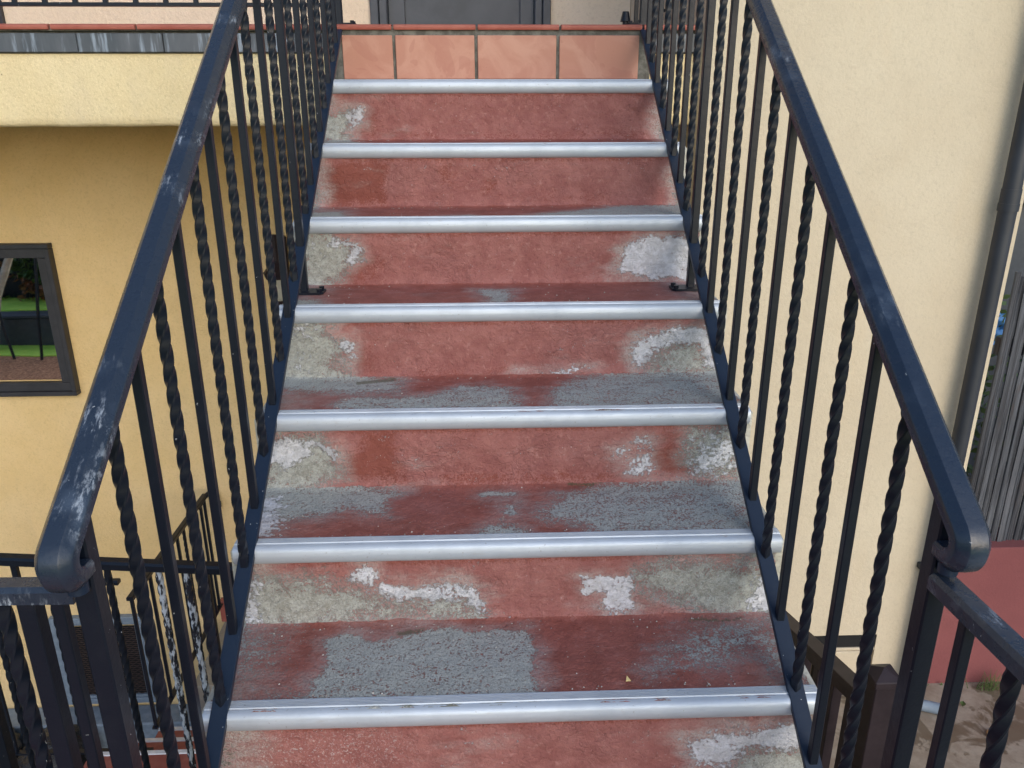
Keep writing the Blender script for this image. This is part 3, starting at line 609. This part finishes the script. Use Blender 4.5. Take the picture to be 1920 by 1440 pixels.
def make_step(n):
    zt = n*RISE+.045; y0 = n*RUN; ysur = y0+.013
    du = .0062
    xs = np.linspace(XE0, XE1, int((XE1-XE0)/du)+1); nx = len(xs)
    # profile samples: face code, v, y, z, normal
    pr = []
    tl = RUN+.013+.006
    for k in range(int((tl-.012)/du)+1):
        v = tl-k*du
        if v < .012: break
        cove = .010*math.exp(-max(0, (RUN+.013-v))/.010)
        pr.append(('T', v, y0+v, zt+cove-.0005, (0, 0, 1)))
    top = zt-.012
    pr.append(('T', .010, y0+.013, zt-.004, (0, 0, 1)))
    zb = (n-1)*RISE+.045-.006
    kk = int((top-zb)/du)
    for k in range(kk+1):
        z = top-k*(top-zb)/kk
        cove = .010*math.exp(-max(0, z-(zb+.006))/.010)
        pr.append(('R', z-n*RISE, ysur-cove, z, (0, -1, 0)))
    npf = len(pr)
    face = np.array([p[0] == 'T' for p in pr]); vv = np.array([p[1] for p in pr])
    X = np.repeat(xs[None, :], npf, 0); V = np.repeat(vv[:, None], nx, 1); T = np.repeat(face[:, None], nx, 1)
    # jitter lookups so that patch outlines wander
    J = np.zeros((npf, nx, 2)); verts = []
    for i, p in enumerate(pr):
        for j in range(nx):
            x = float(xs[j]); q = Vector((x, p[2], p[3]))
            a = mnoise.noise(q*11); b = mnoise.noise(q*34+Vector((5, 0, 0))); c = mnoise.noise(q*11+Vector((0, 7, 3)))
            J[i, j, 0] = a*.016+b*.010; J[i, j, 1] = c*.012+b*.009
            e = min(1, min(abs(x-XE0), abs(XE1-x))/.02)
            amp = .0012 if p[0] == 'T' else .0026
            d = a*amp*1.3+b*amp + mnoise.noise(q*90)*amp*.6
            # crumbly outer edge
            ex = 0
            if j == 0: ex = abs(b)*.008
            if j == nx-1: ex = -abs(b)*.008
            verts.append((x+ex, p[2]+p[4][1]*d, p[3]+p[4][2]*d))
    ch = {k: np.zeros((npf, nx)) for k in 'gwdmfkh'}
    for t, sn, f, s, st, poly in WEAR:
        if sn != n: continue
        sel = T if f == 'T' else ~T
        sd = poly_sd(X+J[:, :, 0], V+J[:, :, 1], poly)
        val = np.clip(.5-sd/((2.6 if s < .012 else 4.4 if t in 'gd' else 3.6)*s), 0, 1)*(st if not (t == 'g' and f == 'T') else st*.82)
        ch[t] = np.where(sel, np.maximum(ch[t], val), ch[t])
        if t in 'gw': ch['h'] = np.where(sel, np.maximum(ch['h'], np.clip(.85-sd/.085, 0, 1)*st), ch['h'])
    # darker red under nosing, at riser foot and tread back; grey creeping in at the outer ends of treads
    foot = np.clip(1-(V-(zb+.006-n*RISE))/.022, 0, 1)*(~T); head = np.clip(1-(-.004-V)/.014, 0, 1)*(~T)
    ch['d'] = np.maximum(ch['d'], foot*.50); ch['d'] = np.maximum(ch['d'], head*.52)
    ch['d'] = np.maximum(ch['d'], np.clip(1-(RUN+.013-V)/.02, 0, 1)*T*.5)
    ends = np.clip(1-np.minimum(X-XE0, XE1-X)/.05, 0, 1)
    ch['g'] = np.maximum(ch['g'], ends*.62)
    ch['h'] = np.maximum(ch['h'], np.clip(1-np.minimum(X-XE0, XE1-X)/(.20 if n < 5 else .10), 0, 1)*1.1)
    ch['h'] = np.maximum(ch['h'], .12)
    ch['m'] = np.maximum(ch['m'], np.clip(1-(RUN+.013-V)/.012, 0, 1)*T*.33)
    # grit and dark crud against the nosing
    lip = np.clip(1-(V-.028)/.016, 0, 1)*T
    ch['f'] = np.maximum(ch['f'], lip*.45)
    if n <= 3: ch['g'] = np.maximum(ch['g'], lip*.36)
    me = bpy.data.meshes.new('step')
    faces = []
    for i in range(npf-1):
        for j in range(nx-1):
            a = i*nx+j; faces.append((a, a+nx, a+nx+1, a+1))
    me.from_pydata(verts, [], faces)
    one = np.ones((npf, nx)); dk = ch['k']
    A = np.stack([ch['g'], ch['w'], ch['d'], one], -1).reshape(-1).astype(np.float32)
    B = np.stack([np.maximum(ch['m'], dk*.9), ch['f'], T.astype(float), ch['h']], -1).reshape(-1).astype(np.float32)
    for nm, arr in (('wear', A), ('wear2', B)):
        at = me.attributes.new(nm, 'FLOAT_COLOR', 'POINT'); at.data.foreach_set('color', arr)
    me.materials.append(M_STEP); me.shade_smooth()
    o = Vector((0, y0, zt)); me.transform(Matrix.Translation(-o))
    return put('step', me, o, stair)
# nosing profile (Y, Z) relative to nosing edge
NS = []
NS = [(.0165, .0022), (.0125, .0018), (.0085, .0040), (.0050, .0080), (.0024, .0130), (.0008, .0185), (0, .0240), (.0002, .0285), (.0010, .0320)]
for i in range(1, 7):
    a = math.pi/2*i/6; NS.append((.0010+.0155*(1-math.cos(a)), .0320+.0140*math.sin(a)))
rib = [(.0175, .0462), (.020, .0450), (.0205, .0470)]
for i in range(5): b = .0215+i*.0040; rib += [(b, .0484), (b+.0022, .0484), (b+.0027, .0470), (b+.0037, .0470)]
rib += [(.0425, .0478), (.0435, .0450), (.0435, .041)]
NSEC = NS + rib + [(.016, .041), (.016, .003)]
def make_nosing(n, st):
    dz = random.uniform(-.0008, .0008)
    m = MB(); pts = []
    L = 26
    for i in range(L+1): 
        x = XE0-.004+(XE1-XE0+.008)*i/L
        pts.append((x, n*RUN+mnoise.noise(Vector((x*3, n*7.1, 0)))*.0007, n*RISE+mnoise.noise(Vector((x*2.3, n*3.3, 4)))*.0007+dz))
    m.sweep(NSEC, pts[::-1], side=(0, 1, 0))
    nz = m.build('nosing', M_ALU, None, 35)
    nz.parent = st; nz.location = WPOS[nz.name]-wpos(st)
for n in range(-1, 7):
    st = make_step(n)
    make_nosing(n, st)
# last tread behind the top nosing closes under the tile riser (part of step 6); side walls
for s, xx in ((-1, XE0-.004), (1, XE1+.004)):
    m = MB(); P = []
    top = []
    for n in range(-1, 7):
        top += [(n*RUN+.020, n*RISE-.18+.02), (n*RUN+.020, n*RISE+.030)]
    top += [(6*RUN+.28, 6*RISE+.030)]
    bot = [(6*RUN+.28, 6*RISE-.35), (-RUN+.02, -.62)]
    prof = top+bot
    x0 = xx if s > 0 else xx-.0; x1 = x0+s*.012
    n_ = len(prof)
    vs = [(x0-s*.03, y, z) for y, z in prof]+[(x1+mnoise.noise(Vector((y*20, z*20, s)))*.004, y, z) for y, z in prof]
    m.add(vs, [tuple(range(n_)), tuple(range(n_, 2*n_))[::-1]]+[(i, (i+1) % n_, n_+(i+1) % n_, n_+i) for i in range(n_)])
    m.build('side_plaster', M_SIDEP, stair)
m = MB(); prof = [(-RUN+.03, -.60), (6*RUN+.30, 6*RISE-.36), (6*RUN+.30, 6*RISE-.10), (-RUN+.05, -.42)]
vs = [(x, y, z) for x in (XE0+.02, XE1-.02) for y, z in prof]
m.add(vs, [(0, 1, 2, 3), (7, 6, 5, 4), (0, 4, 5, 1), (1, 5, 6, 2), (2, 6, 7, 3), (3, 7, 4, 0)]).build('soffit_slab', M_CONC, stair)

# ------------------------------------------------------------ railings
BW = .0165
def sq_sec(w_, c=.0016):
    h = w_/2; return [(-h+c, -h), (h-c, -h), (h, -h+c), (h, h-c), (h-c, h), (-h+c, h), (-h, h-c), (-h, -h+c)]
def square_mesh(L, w_=BW, mat=None, name='baluster', slope=0.0):
    m = MB(); s = sq_sec(w_); n = len(s); K = max(2, int(L/.05))
    for i in range(K+1):
        z = L*i/K
        for a, b in s: m.v.append((a, b, z))
    for i in range(K):
        for j in range(n): a = i*n+j; b = i*n+(j+1) % n; m.f.append((a, b, b+n, a+n))
    m.f.append(tuple(range(n))[::-1]); m.f.append(tuple(K*n+j for j in range(n)))
    return m.mesh(name, mat or M_IRON, 30, origin=(0, 0, 0))[0]
def twist_mesh(L, w_=BW, turn=.150, mat=None, name='twisted_baluster', plain=.02, ph=0.0):
    m = MB(); s = sq_sec(w_*1.02, .0021); n = len(s); K = int(L/.004)
    for i in range(K+1):
        z = L*i/K; a = ph+2*math.pi*min(max(z-plain, 0), L-2*plain)/turn; c, d = math.cos(a), math.sin(a)
        for p, q in s: m.v.append((p*c-q*d, p*d+q*c, z))
    for i in range(K):
        for j in range(n): a = i*n+j; b = i*n+(j+1) % n; m.f.append((a, b, b+n, a+n))
    m.f.append(tuple(range(n))[::-1]); m.f.append(tuple(K*n+j for j in range(n)))
    return m.mesh(name, mat or M_IRON, 36, origin=(0, 0, 0))[0]
HB, HT = .040, .895                     # bottom-rail top and handrail underside above the nosing line
BL = HT-HB+.02
ME_SQ = square_mesh(BL); ME_TW = [twist_mesh(BL, ph=a, turn=t) for a, t in ((0, .150), (.5, .146), (1.0, .154))]
HSEC = [(-.0205, 0), (.0205, 0), (.0235, .004), (.0235, .017), (.0225, .0195), (.0205, .0215), (.0135, .0298), (.0115, .0312), (0, .0318),
        (-.0115, .0312), (-.0135, .0298), (-.0205, .0215), (-.0225, .0195), (-.0235, .017), (-.0235, .004)]
YB = [-.19, -.084, .03, .139, .256, .368, .484, .596, .710, .826, .935, None, 1.150, 1.250, 1.355, 1.460, 1.560, 1.672, 1.775, 1.87]
def stair_railing(side, label):
    X = .5715 if side > 0 else -.5700
    t = thing('stair_railing', (X, -.3, -.2), label, 'railing', None)
    # handrail with a curled lower end
    path = [(X, 2.02, HT+2.02*SL), (X, 1.0, HT+SL), (X, 0, HT), (X, -.30, HT-.30*SL)]
    ya, za = -.362, HT-.362*SL
    path.append((X, ya, za))
    # arc turning down and back towards the post
    ang0 = math.atan2(-RISE, -RUN)     # direction of travel (down the slope towards the viewer)
    r = .012; n_ = 12
    hd = ang0; p = Vector((0, ya, za)); stepl = None
    total = math.pi-(abs(0))-(ang0+math.pi) + math.pi*0.0
    turn = math.pi*0.80
    for i in range(1, n_+1):
        hd = ang0 + turn*i/n_           # turning towards straight down then back to +Y
        d = r*turn/n_
        p = p+Vector((0, math.cos(hd-turn/n_/2)*d, math.sin(hd-turn/n_/2)*d)); path.append((X, p.y, p.z))
    path.append((X, -.3405, p.z))
    m = MB(); m.sweep(HSEC, path, side=(-1, 0, 0)); 
    m.build('handrail', M_RAIL if side < 0 else M_RAIL2, t, 24)
    endz = path[-1][2]
    # stub collar joining the curl to the side rail
    MB().cyl((X, -.346, endz-.045), (X, -.346, endz-.004), .013, 12).build('curl_collar', M_BRAIL, t, 40)
    # bottom rail
    bw = .0165
    MB().sweep([(-bw, -.012), (bw-.001, -.012), (bw, -.011), (bw, -.001), (bw-.001, 0), (-bw+.001, 0), (-bw, -.001)], [(X, 1.955, HB+1.955*SL), (X, -.31, HB-.31*SL)], side=(-1, 0, 0)).build('bottom_rail', M_BRAIL, t)
    for i, y in enumerate(YB):
        if y is None: continue
        tw = (i % 2 == 0) if i < 11 else (i % 2 == 0)
        tw = [1,0,1,0,1,0,1,0,1,0,1,None,1,0,1,0,1,0,1,0][i]
        y += random.uniform(-.003, .003)
        me = random.choice(ME_TW) if tw else ME_SQ
        o = put('twisted_baluster' if tw else 'baluster', me, (X, y, HB+y*SL-.008), t)
        o.rotation_euler = (random.uniform(-.002, .002), random.uniform(-.002, .002), 0)
    # posts
    MB().add(*box_vf(X, -.322, .029, -.40, HT-.322*SL+.006)).build('post', M_IRON, t)
    pz = 3*RISE+.045
    MB().add(*box_vf(X, 1.043, .0215, pz, HT+1.043*SL+.005)).build('post', M_IRON, t)
    MB().add(*box_vf(X, 1.985, .027, 1.452, HT+1.985*SL+.01)).build('post', M_IRON, t)
    # foot plates with bolts
    for (yy, zz) in ((1.035, pz), (2.0, 1.452)):
        s = -1 if side > 0 else 1
        cx = X+s*.014
        c = .010
        w2, l2 = .046, .032
        pts = [(cx-w2+c, yy-l2), (cx+w2-c, yy-l2), (cx+w2, yy-l2+c), (cx+w2, yy+l2-c), (cx+w2-c, yy+l2), (cx-w2+c, yy+l2), (cx-w2, yy+l2-c), (cx-w2, yy-l2+c)]
        m = MB(); k = len(pts)
        m.add([(a, b, zz+.001) for a, b in pts]+[(a, b, zz+.007) for a, b in pts], [tuple(range(k))[::-1], tuple(range(k, 2*k))]+[(i, (i+1) % k, k+(i+1) % k, k+i) for i in range(k)])
        fp = m.build('foot_plate', M_IRON, t)
        for q in (-.018, .018):
            MB().cyl((cx+s*.034, yy+q, zz+.007), (cx+s*.034, yy+q, zz+.016), .0075, 6).build('bolt', M_IRON, fp)
    return t
def box_vf(x, y, w_, z0, z1):
    s = sq_sec(w_, .0025); k = len(s)
    vs = [(x+a, y+b, z0) for a, b in s]+[(x+a, y+b, z1) for a, b in s]
    return vs, [tuple(range(k))[::-1], tuple(range(k, 2*k))]+[(i, (i+1) % k, k+(i+1) % k, k+i) for i in range(k)]
stair_railing(-1, 'black iron stair railing with white paint scuffs, left of the red stairs')
stair_railing(1, 'black iron stair railing with sky-tinted handrail, right of the red stairs')

def guard(name, label, p0, p1, h, items, railw=.036, railh=.024, mat=None, railmat=None, bottom=True, posts=(), bw=BW, group=None, pmat=None, rails_drop=0.0):
    """straight guard rail from p0 to p1 (points on top of rail); items = [(t, kind, lowered)]"""
    P0, P1 = Vector(p0), Vector(p1)
    t = thing(name, (P0.x, P0.y, P0.z-h), label, 'railing', group)
    hs = [(-railw/2, -railh), (railw/2, -railh), (railw/2, -.006), (railw/2-.006, 0), (-railw/2+.006, 0), (-railw/2, -.006)]
    MB().sweep(hs, [P0, P1]).build('top_rail', railmat or M_RAIL, t)
    if bottom:
        b = Vector((0, 0, h-.10)); MB().sweep([(-bw*.9, -.012), (bw*.9, -.012), (bw*.9, 0), (-bw*.9, 0)], [P0-b, P1-b]).build('bottom_rail', M_IRON, t)
    L = h-.10 if bottom else h
    mt = mat or M_IRON
    msq = square_mesh(L-railh+.015, bw, mt); mtw = twist_mesh(L-railh+.015, bw, mat=mt, turn=.165*bw/BW); mdr = None
    for tt, kind in items:
        p = P0.lerp(P1, tt)
        if kind == 'd':
            mdr = mdr or twist_mesh(L-railh+.015, bw, mat=M_DRIP, turn=.15); me, nm = mdr, 'twisted_baluster'
        elif kind == 't': me, nm = mtw, 'twisted_baluster'
        elif kind == 'B': me, nm = square_mesh(L-railh+.015, .024, mt), 'baluster'
        elif kind == 'P': me, nm = square_mesh(h-railh+.004, .034, mt, 'post'), 'post'
        else: me, nm = msq, 'baluster'
        zb = p.z-h if kind == 'P' else p.z-L-.006
        o = put(nm, me, (p.x, p.y, zb), t)
        if kind == 'd': o['label'] = 'twisted baluster streaked with white paint'
    return t
# left guard of the intermediate landing, running left from the newel
guard('guard_railing', 'black guard railing with sky-tinted top rail running left from the lower left newel post', (-.594, -.305, .556), (-1.75, -.290, .560), .955,
      [(.026, 's'), (.060, 'B'), (.092, 't'), (.16, 's'), (.25, 't'), (.35, 's'), (.45, 't'), (.55, 's'), (.65, 't'), (.75, 's'), (.85, 't'), (.95, 'P')])
# right guard, running towards the viewer
guard('guard_railing', 'black guard railing with sky-tinted top rail running forward from the lower right newel post', (.5725, -.335, .560), (.640, -1.9, .556), .955,
      [(.042, 's'), (.098, 't'), (.17, 's'), (.24, 't'), (.31, 's'), (.38, 't'), (.45, 's'), (.55, 't'), (.65, 's'), (.8, 't'), (.96, 'P')])
# far guard at mid level on the left
guard('guard_railing', 'black guard railing with paint streaked baluster crossing behind the left stair railing', (-.70, .690, -.052), (-1.62, .79, -.05), .95,
      [(.075, 's'), (.155, 's'), (.215, 'd'), (.305, 'd'), (.365, 's'), (.47, 't'), (.57, 's'), (.67, 't'), (.77, 's'), (.88, 't'), (.97, 'P')], railmat=M_IRON)
# lower walkway guards
GL = 'guard railings round the lower walkway'
guard('guard_railing', 'thin black guard railing running back to the yellow wall at the lower left', (-1.90, 3.42, -1.22), (-1.90, 2.27, -1.22), .95,
      [(.02, 's')]+[(.08+i*.088, 't' if i % 2 else 's') for i in range(10)]+[(.985, 's')], railmat=M_IRON)
guard('guard_railing', 'thin black guard railing facing the viewer at the far lower left', (-1.925, 2.25, -1.10), (-3.6, 2.25, -1.08), 1.20,
      [(.05+i*.065, 't' if i % 2 else 's') for i in range(15)], railmat=M_IRON)
# wall end curl of the lower handrail
th = thing('wall_handrail', (-1.87, 3.40, -1.26), 'short curled handrail end on the yellow wall behind the left railing', 'handrail')
MB().tube([(-1.905, 3.30, -1.26), (-1.895, 3.40, -1.235), (-1.87, 3.45, -1.225), (-1.84, 3.46, -1.25), (-1.835, 3.45, -1.30)], .017, 8).build('rail_end', M_IRON, th, 40)
MB().box(-1.865, -1.815, 3.43, 3.47, -1.345, -1.295, .006).build('end_cap', M_IRON, th)

# lower steps going down and away from the viewer
ls = thing('lower_steps', (-1.6, 2.2, -3.2), 'red steps with pale nosings leading down at the bottom left', 'steps')
for k, (y, z, xl) in enumerate(((2.17, -2.15, -2.22), (2.45, -2.33, -2.20), (2.73, -2.51, -2.12))):
    yb = y-.28 if k else y-1.2
    st = MB().box(xl, -1.0, yb, y-.012, z-.5, z).build('step', M_REDP, ls)
    MB().box(xl-.004, -.996, y-.0115, y+.022, z-.035, z+.004, .005).build('nosing', M_WHITEP, st)
# black bags on the yard floor
def bag(x, y, z, r, label):
    bm = bmesh.new(); bmesh.ops.create_icosphere(bm, subdivisions=4, radius=r)
    for v in bm.verts:
        n = mnoise.noise(v.co*7)+.6*mnoise.noise(v.co*17+Vector((3, 1, 2))); v.co *= 1+n*.18
        v.co.z = max(v.co.z*.75, -r*.5)
        if v.co.z > r*.5: v.co.x *= .6; v.co.y *= .6
    me = bpy.data.meshes.new('refuse_bag'); bm.to_mesh(me); bm.free(); me.materials.append(M_BAG); me.shade_smooth()
    o = put('refuse_bag', me, (x, y, z+r*.5)); props(o, label, 'bag', 'black bags on the yard floor')
bag(-3.05, 3.12, -3.2, .24, 'crumpled black plastic bag nearer the vent at the bottom left')
bag(-3.55, 3.05, -3.2, .27, 'crumpled black plastic bag in the far bottom left corner')

# ------------------------------------------------------------ upper landing guards
guard('guard_railing', 'black iron guard along the balcony edge at the top left', (-.575, 2.02, 2.46), (-7.6, 2.02, 2.46), 1.03,
      [(.012+i*.0157, 't' if i % 2 else 's') for i in range(62)], railmat=M_IRON)
guard('guard_railing', 'black iron rail sloping up beside the right newel on the balcony', (.60, 2.40, 2.35), (.80, 2.42, 2.43), .95,
      [(.1, 's'), (.45, 't'), (.85, 's')], railmat=M_IRON)
kb = thing('door_stop', (.50, 2.03, 1.452), 'small black knob shaped bracket by the right upper newel', 'bracket')
MB().cyl((.512, 2.03, 1.452), (.512, 2.03, 1.47), .011, 10).cyl((.512, 2.03, 1.47), (.512, 2.03, 1.505), .020, 10, .012).build('knob', M_IRON, kb, 40)

# ------------------------------------------------------------ brown railing at the right
br = thing('brown_railing', (1.2, .75, -3.0), 'dark brown square railing with capped post beside the patio', 'railing')
px, py, sc = 1.205, .752, .075
MB().box(px-sc/2, px+sc/2, py-sc/2, py+sc/2, -3.2, -.56, .003).build('post', M_BROWN, br)
m = MB(); a = .046
m.box(px-a, px+a, py-a, py+a, -.56, -.535, .003)
m.add([(px-a+.004, py-a+.004, -.535), (px+a-.004, py-a+.004, -.535), (px+a-.004, py+a-.004, -.535), (px-a+.004, py+a-.004, -.535), (px, py, -.512)], [(0, 1, 4), (1, 2, 4), (2, 3, 4), (3, 0, 4)])
m.build('post_cap', M_BROWN, br)
s2 = -.278
for dz, hh, ww in ((-.66, .022, .032), (-.6825, .045, .022), (-1.50, .04, .02)):
    MB().sweep([(-ww, -hh), (ww, -hh), (ww, -.002), (ww-.002, 0), (-ww+.002, 0), (-ww, -.002)], [(px, py+sc/2+.001, dz), (px, 1.88, dz+(1.88-py)*s2)]).build('rail', M_BROWN, br)
for i in range(8):
    y = .89+i*.125; z1 = -.73+(y-py)*s2
    MB().box(px-.018, px+.018, y-.018, y+.018, z1-.80, z1+.01, .002).build('baluster', M_BROWN, br)
MB().box(px-.10, 1.33, .2, 1.85, -3.2, -2.9).build('base_curb', M_LFLOOR, br)

# ------------------------------------------------------------ red wall, fence, things beyond
rw = thing('red_wall', (4, 2.05, -1.64), 'low dusty red stucco wall at the right edge under the fence', 'wall')
MB().box(2.138, 7, 1.96, 2.16, -1.66, -.845, .004).build('wall_body', M_REDW, rw)
fc = thing('wooden_fence', (3, 2.05, -.84), 'weathered grey slat fence standing on the red wall', 'fence')
x = 2.262; i = 0
slat_meshes = []
for k in range(6):
    m = MB(); wd_ = random.uniform(.024, .034); K = 22; prof = []
    for q in range(K+1):
        z = 1.34*q/K; jx = mnoise.noise(Vector((k*5.1, z*2, 0)))*.004; jy = mnoise.noise(Vector((k*3.3, z*3, 2)))*.003
        for a, b in ((-wd_/2, .007), (-wd_/2+.002, -.003), (-wd_*.2, -.008), (0, -.005), (wd_*.2, -.009), (wd_/2-.002, -.003), (wd_/2, .007)): m.v.append((a+jx, b+jy, z))
    for q in range(K):
        for j in range(7): a = q*7+j; b = q*7+(j+1) % 7; m.f.append((a, b, b+7, a+7))
    m.f.append(tuple(range(7))[::-1]); m.f.append(tuple(K*7+j for j in range(7)))
    slat_meshes.append((m.mesh('slat', M_FENCE, None, origin=(0, 0, 0))[0], wd_))
while x < 4.6:
    me, wd_ = random.choice(slat_meshes)
    o = put('slat', me, (x+wd_/2, 2.03+random.uniform(-.006, .006), -.86+random.uniform(-.02, .01)), fc)
    o.rotation_euler = (random.uniform(-.004, .004), random.uniform(-.006, .006), random.choice((0, math.pi))+random.uniform(-.06, .06)); x += wd_+random.uniform(.0015, .005)
MB().box(2.27, 4.6, 2.05, 2.085, -.6, -.52).box(2.27, 4.6, 2.05, 2.085, .1, .18).build('fence_rail', M_FENCE, fc)
nb_ = thing('neighbouring_shed', (4, 4.2, -1.6), 'dark slate coloured shed behind the weathered fence', 'shed')
MB().box(2.5, 6.5, 4.0, 6.0, -1.64, .55).build('wall', M_DOOR, nb_)
MB().box(2.4, 6.6, 3.9, 6.1, .551, .62, .01).build('roof', M_FRAME, nb_)
bb = thing('distant_building', (5, 9, -1.6), 'beige building far behind the fence at the right edge', 'building')
MB().box(2.6, 14, 8.5, 12, -3.3, 6).build('wall', M_WALLU, bb)
tp = MB(); 
for i in range(9):
    for j in range(13):
        tp.v.append((2.86+i*.03, 3.2+.02*math.sin(j*1.3+i), -.20+j*.018))
for i in range(8):
    for j in range(12): a = i*13+j; tp.f.append((a, a+1, a+14, a+13))
o = tp.build('tarpaulin', M_TARP, None, 60); props(o, 'bright blue tarpaulin glimpsed between the wall corner and the fence', 'tarpaulin')
sb = thing('shrub', (2.95, 2.9, -1.6), 'dark green shrub glimpsed between the wall corner and the fence', 'shrub')
MB().tube([(2.75, 2.95, -1.64), (2.74, 2.94, -.9), (2.78, 2.93, -.2)], .018, 6, up=(0, 1, 0)).build('stem', M_BARK, sb)
c = MB()
for i in range(900):
    q = Vector((2.78+random.gauss(0, .16), 2.95+random.gauss(0, .10), random.uniform(-1.5, .15)))
    if random.random() < .55 and (-.25 < q.z < .0): continue
    u = Vector([random.gauss(0, 1) for _ in range(3)]).normalized()*.035; v = u.orthogonal().normalized()*.016
    c.add([q-u, q+v, q+u, q-v], [(0, 1, 2, 3)])
c.build('foliage', M_LEAF, sb, kind='stuff')

# ------------------------------------------------------------ small things on the patio and stairs
pp = MB().cyl((2.02, 1.80, -1.610), (2.165, 1.745, -1.612), .028, 20); 
o = pp.build('pipe_stub', M_BLUEF, None, 40); props(o, 'short grey pipe lying on the patio at the foot of the red wall', 'pipe')
def leaf(x, y, z, s, rz, mat, label, grp='fallen leaves on the patio'):
    m = MB(); n_ = 7; 
    for i in range(n_):
        t_ = i/(n_-1); w2 = math.sin(t_*math.pi)**.8*s*.32
        for k in (-1, 0, 1): m.v.append(((t_-.5)*s, k*w2, .004+abs(k)*.006+.01*s*10*math.sin(t_*3)*.1))
    for i in range(n_-1):
        for k in (0, 1): a = i*3+k; m.f.append((a, a+3, a+4, a+1))
    me = m.mesh('fallen_leaf', mat, 60, origin=(0, 0, 0))[0]
    o = put('fallen_leaf', me, (x, y, z)); o.rotation_euler = (0, 0, rz); props(o, label, 'leaf', grp)
leaf(2.33, 1.60, -1.638, .09, .6, M_DRYLEAF, 'curled brown leaf by the twisted baluster at the right edge')
leaf(2.16, 1.72, -1.638, .05, 2.0, M_DRYLEAF, 'small brown leaf right of the pipe stub')
leaf(2.30, 1.80, -1.638, .04, 1.0, M_LEAF, 'small green leaf at the foot of the red wall')
leaf(2.0, 1.50, -1.638, .05, 2.6, M_DRYLEAF, 'thin brown leaf between the two right guard balusters')
p = Vector((.241, .071, .047))
m = MB().add([(.236, .066, .048), (.246, .067, .048), (.240, .080, .050), (.236, .066, .0495), (.246, .067, .0495), (.240, .080, .0515)], [(0, 2, 1), (3, 4, 5), (0, 1, 4, 3), (1, 2, 5, 4), (2, 0, 3, 5)])
o = m.build('paint_chip', simple('yellow_chip', (.75, .58, .25), (.8, .65, .3), 10)); props(o, 'tiny yellow triangular chip on the lowest red tread', 'chip')
wt = MB()
for i in range(46):
    x0 = 2.50+random.gauss(0, .035); y0 = 1.91+random.uniform(-.02, .02); h = random.uniform(.04, .13); dx = random.gauss(0, .04); dy = random.gauss(-.02, .02)
    wt.add([(x0-.002, y0, -1.64), (x0+.002, y0, -1.64), (x0+dx+.001, y0+dy, -1.64+h), (x0+dx-.001, y0+dy, -1.64+h)], [(0, 1, 2, 3)])
    if i < 10: wt.add([(2.1+i*.03+random.gauss(0,.01), 1.945, -1.64), (2.103+i*.03, 1.945, -1.64), (2.10+i*.03+dx*.4, 1.93, -1.64+h*.4)], [(0, 1, 2)])
o = wt.build('weed', M_LEAF); props(o, 'thin green weeds growing at the foot of the red wall', 'weeds', kind='stuff')
# loose grit on treads
gv = MB()
for i in range(420):
    n = random.choice((0, 0, 1, 1, 2, 2, 3, 4, 5)); x = random.uniform(-.53, .54); y = random.choice((random.uniform(.05, .27), .265+random.gauss(0, .008), .048+abs(random.gauss(0, .006)))); s = random.uniform(.0008, .0022)
    if y > .272: y = .27
    q = Vector((x, n*RUN+y, n*RISE+.0465)); 
    gv.add([q+Vector((-s, -s, 0)), q+Vector((s, -s*.6, 0)), q+Vector((s*.7, s, 0)), q+Vector((-s*.8, s*.6, 0)), q+Vector((0, 0, s*1.3))], [(0, 1, 4), (1, 2, 4), (2, 3, 4), (3, 0, 4)])
o = gv.build('grit', simple('grit_stone', (.22, .20, .18), (.5, .48, .45), 90)); props(o, 'loose grit scattered on the red treads', 'grit', kind='stuff')
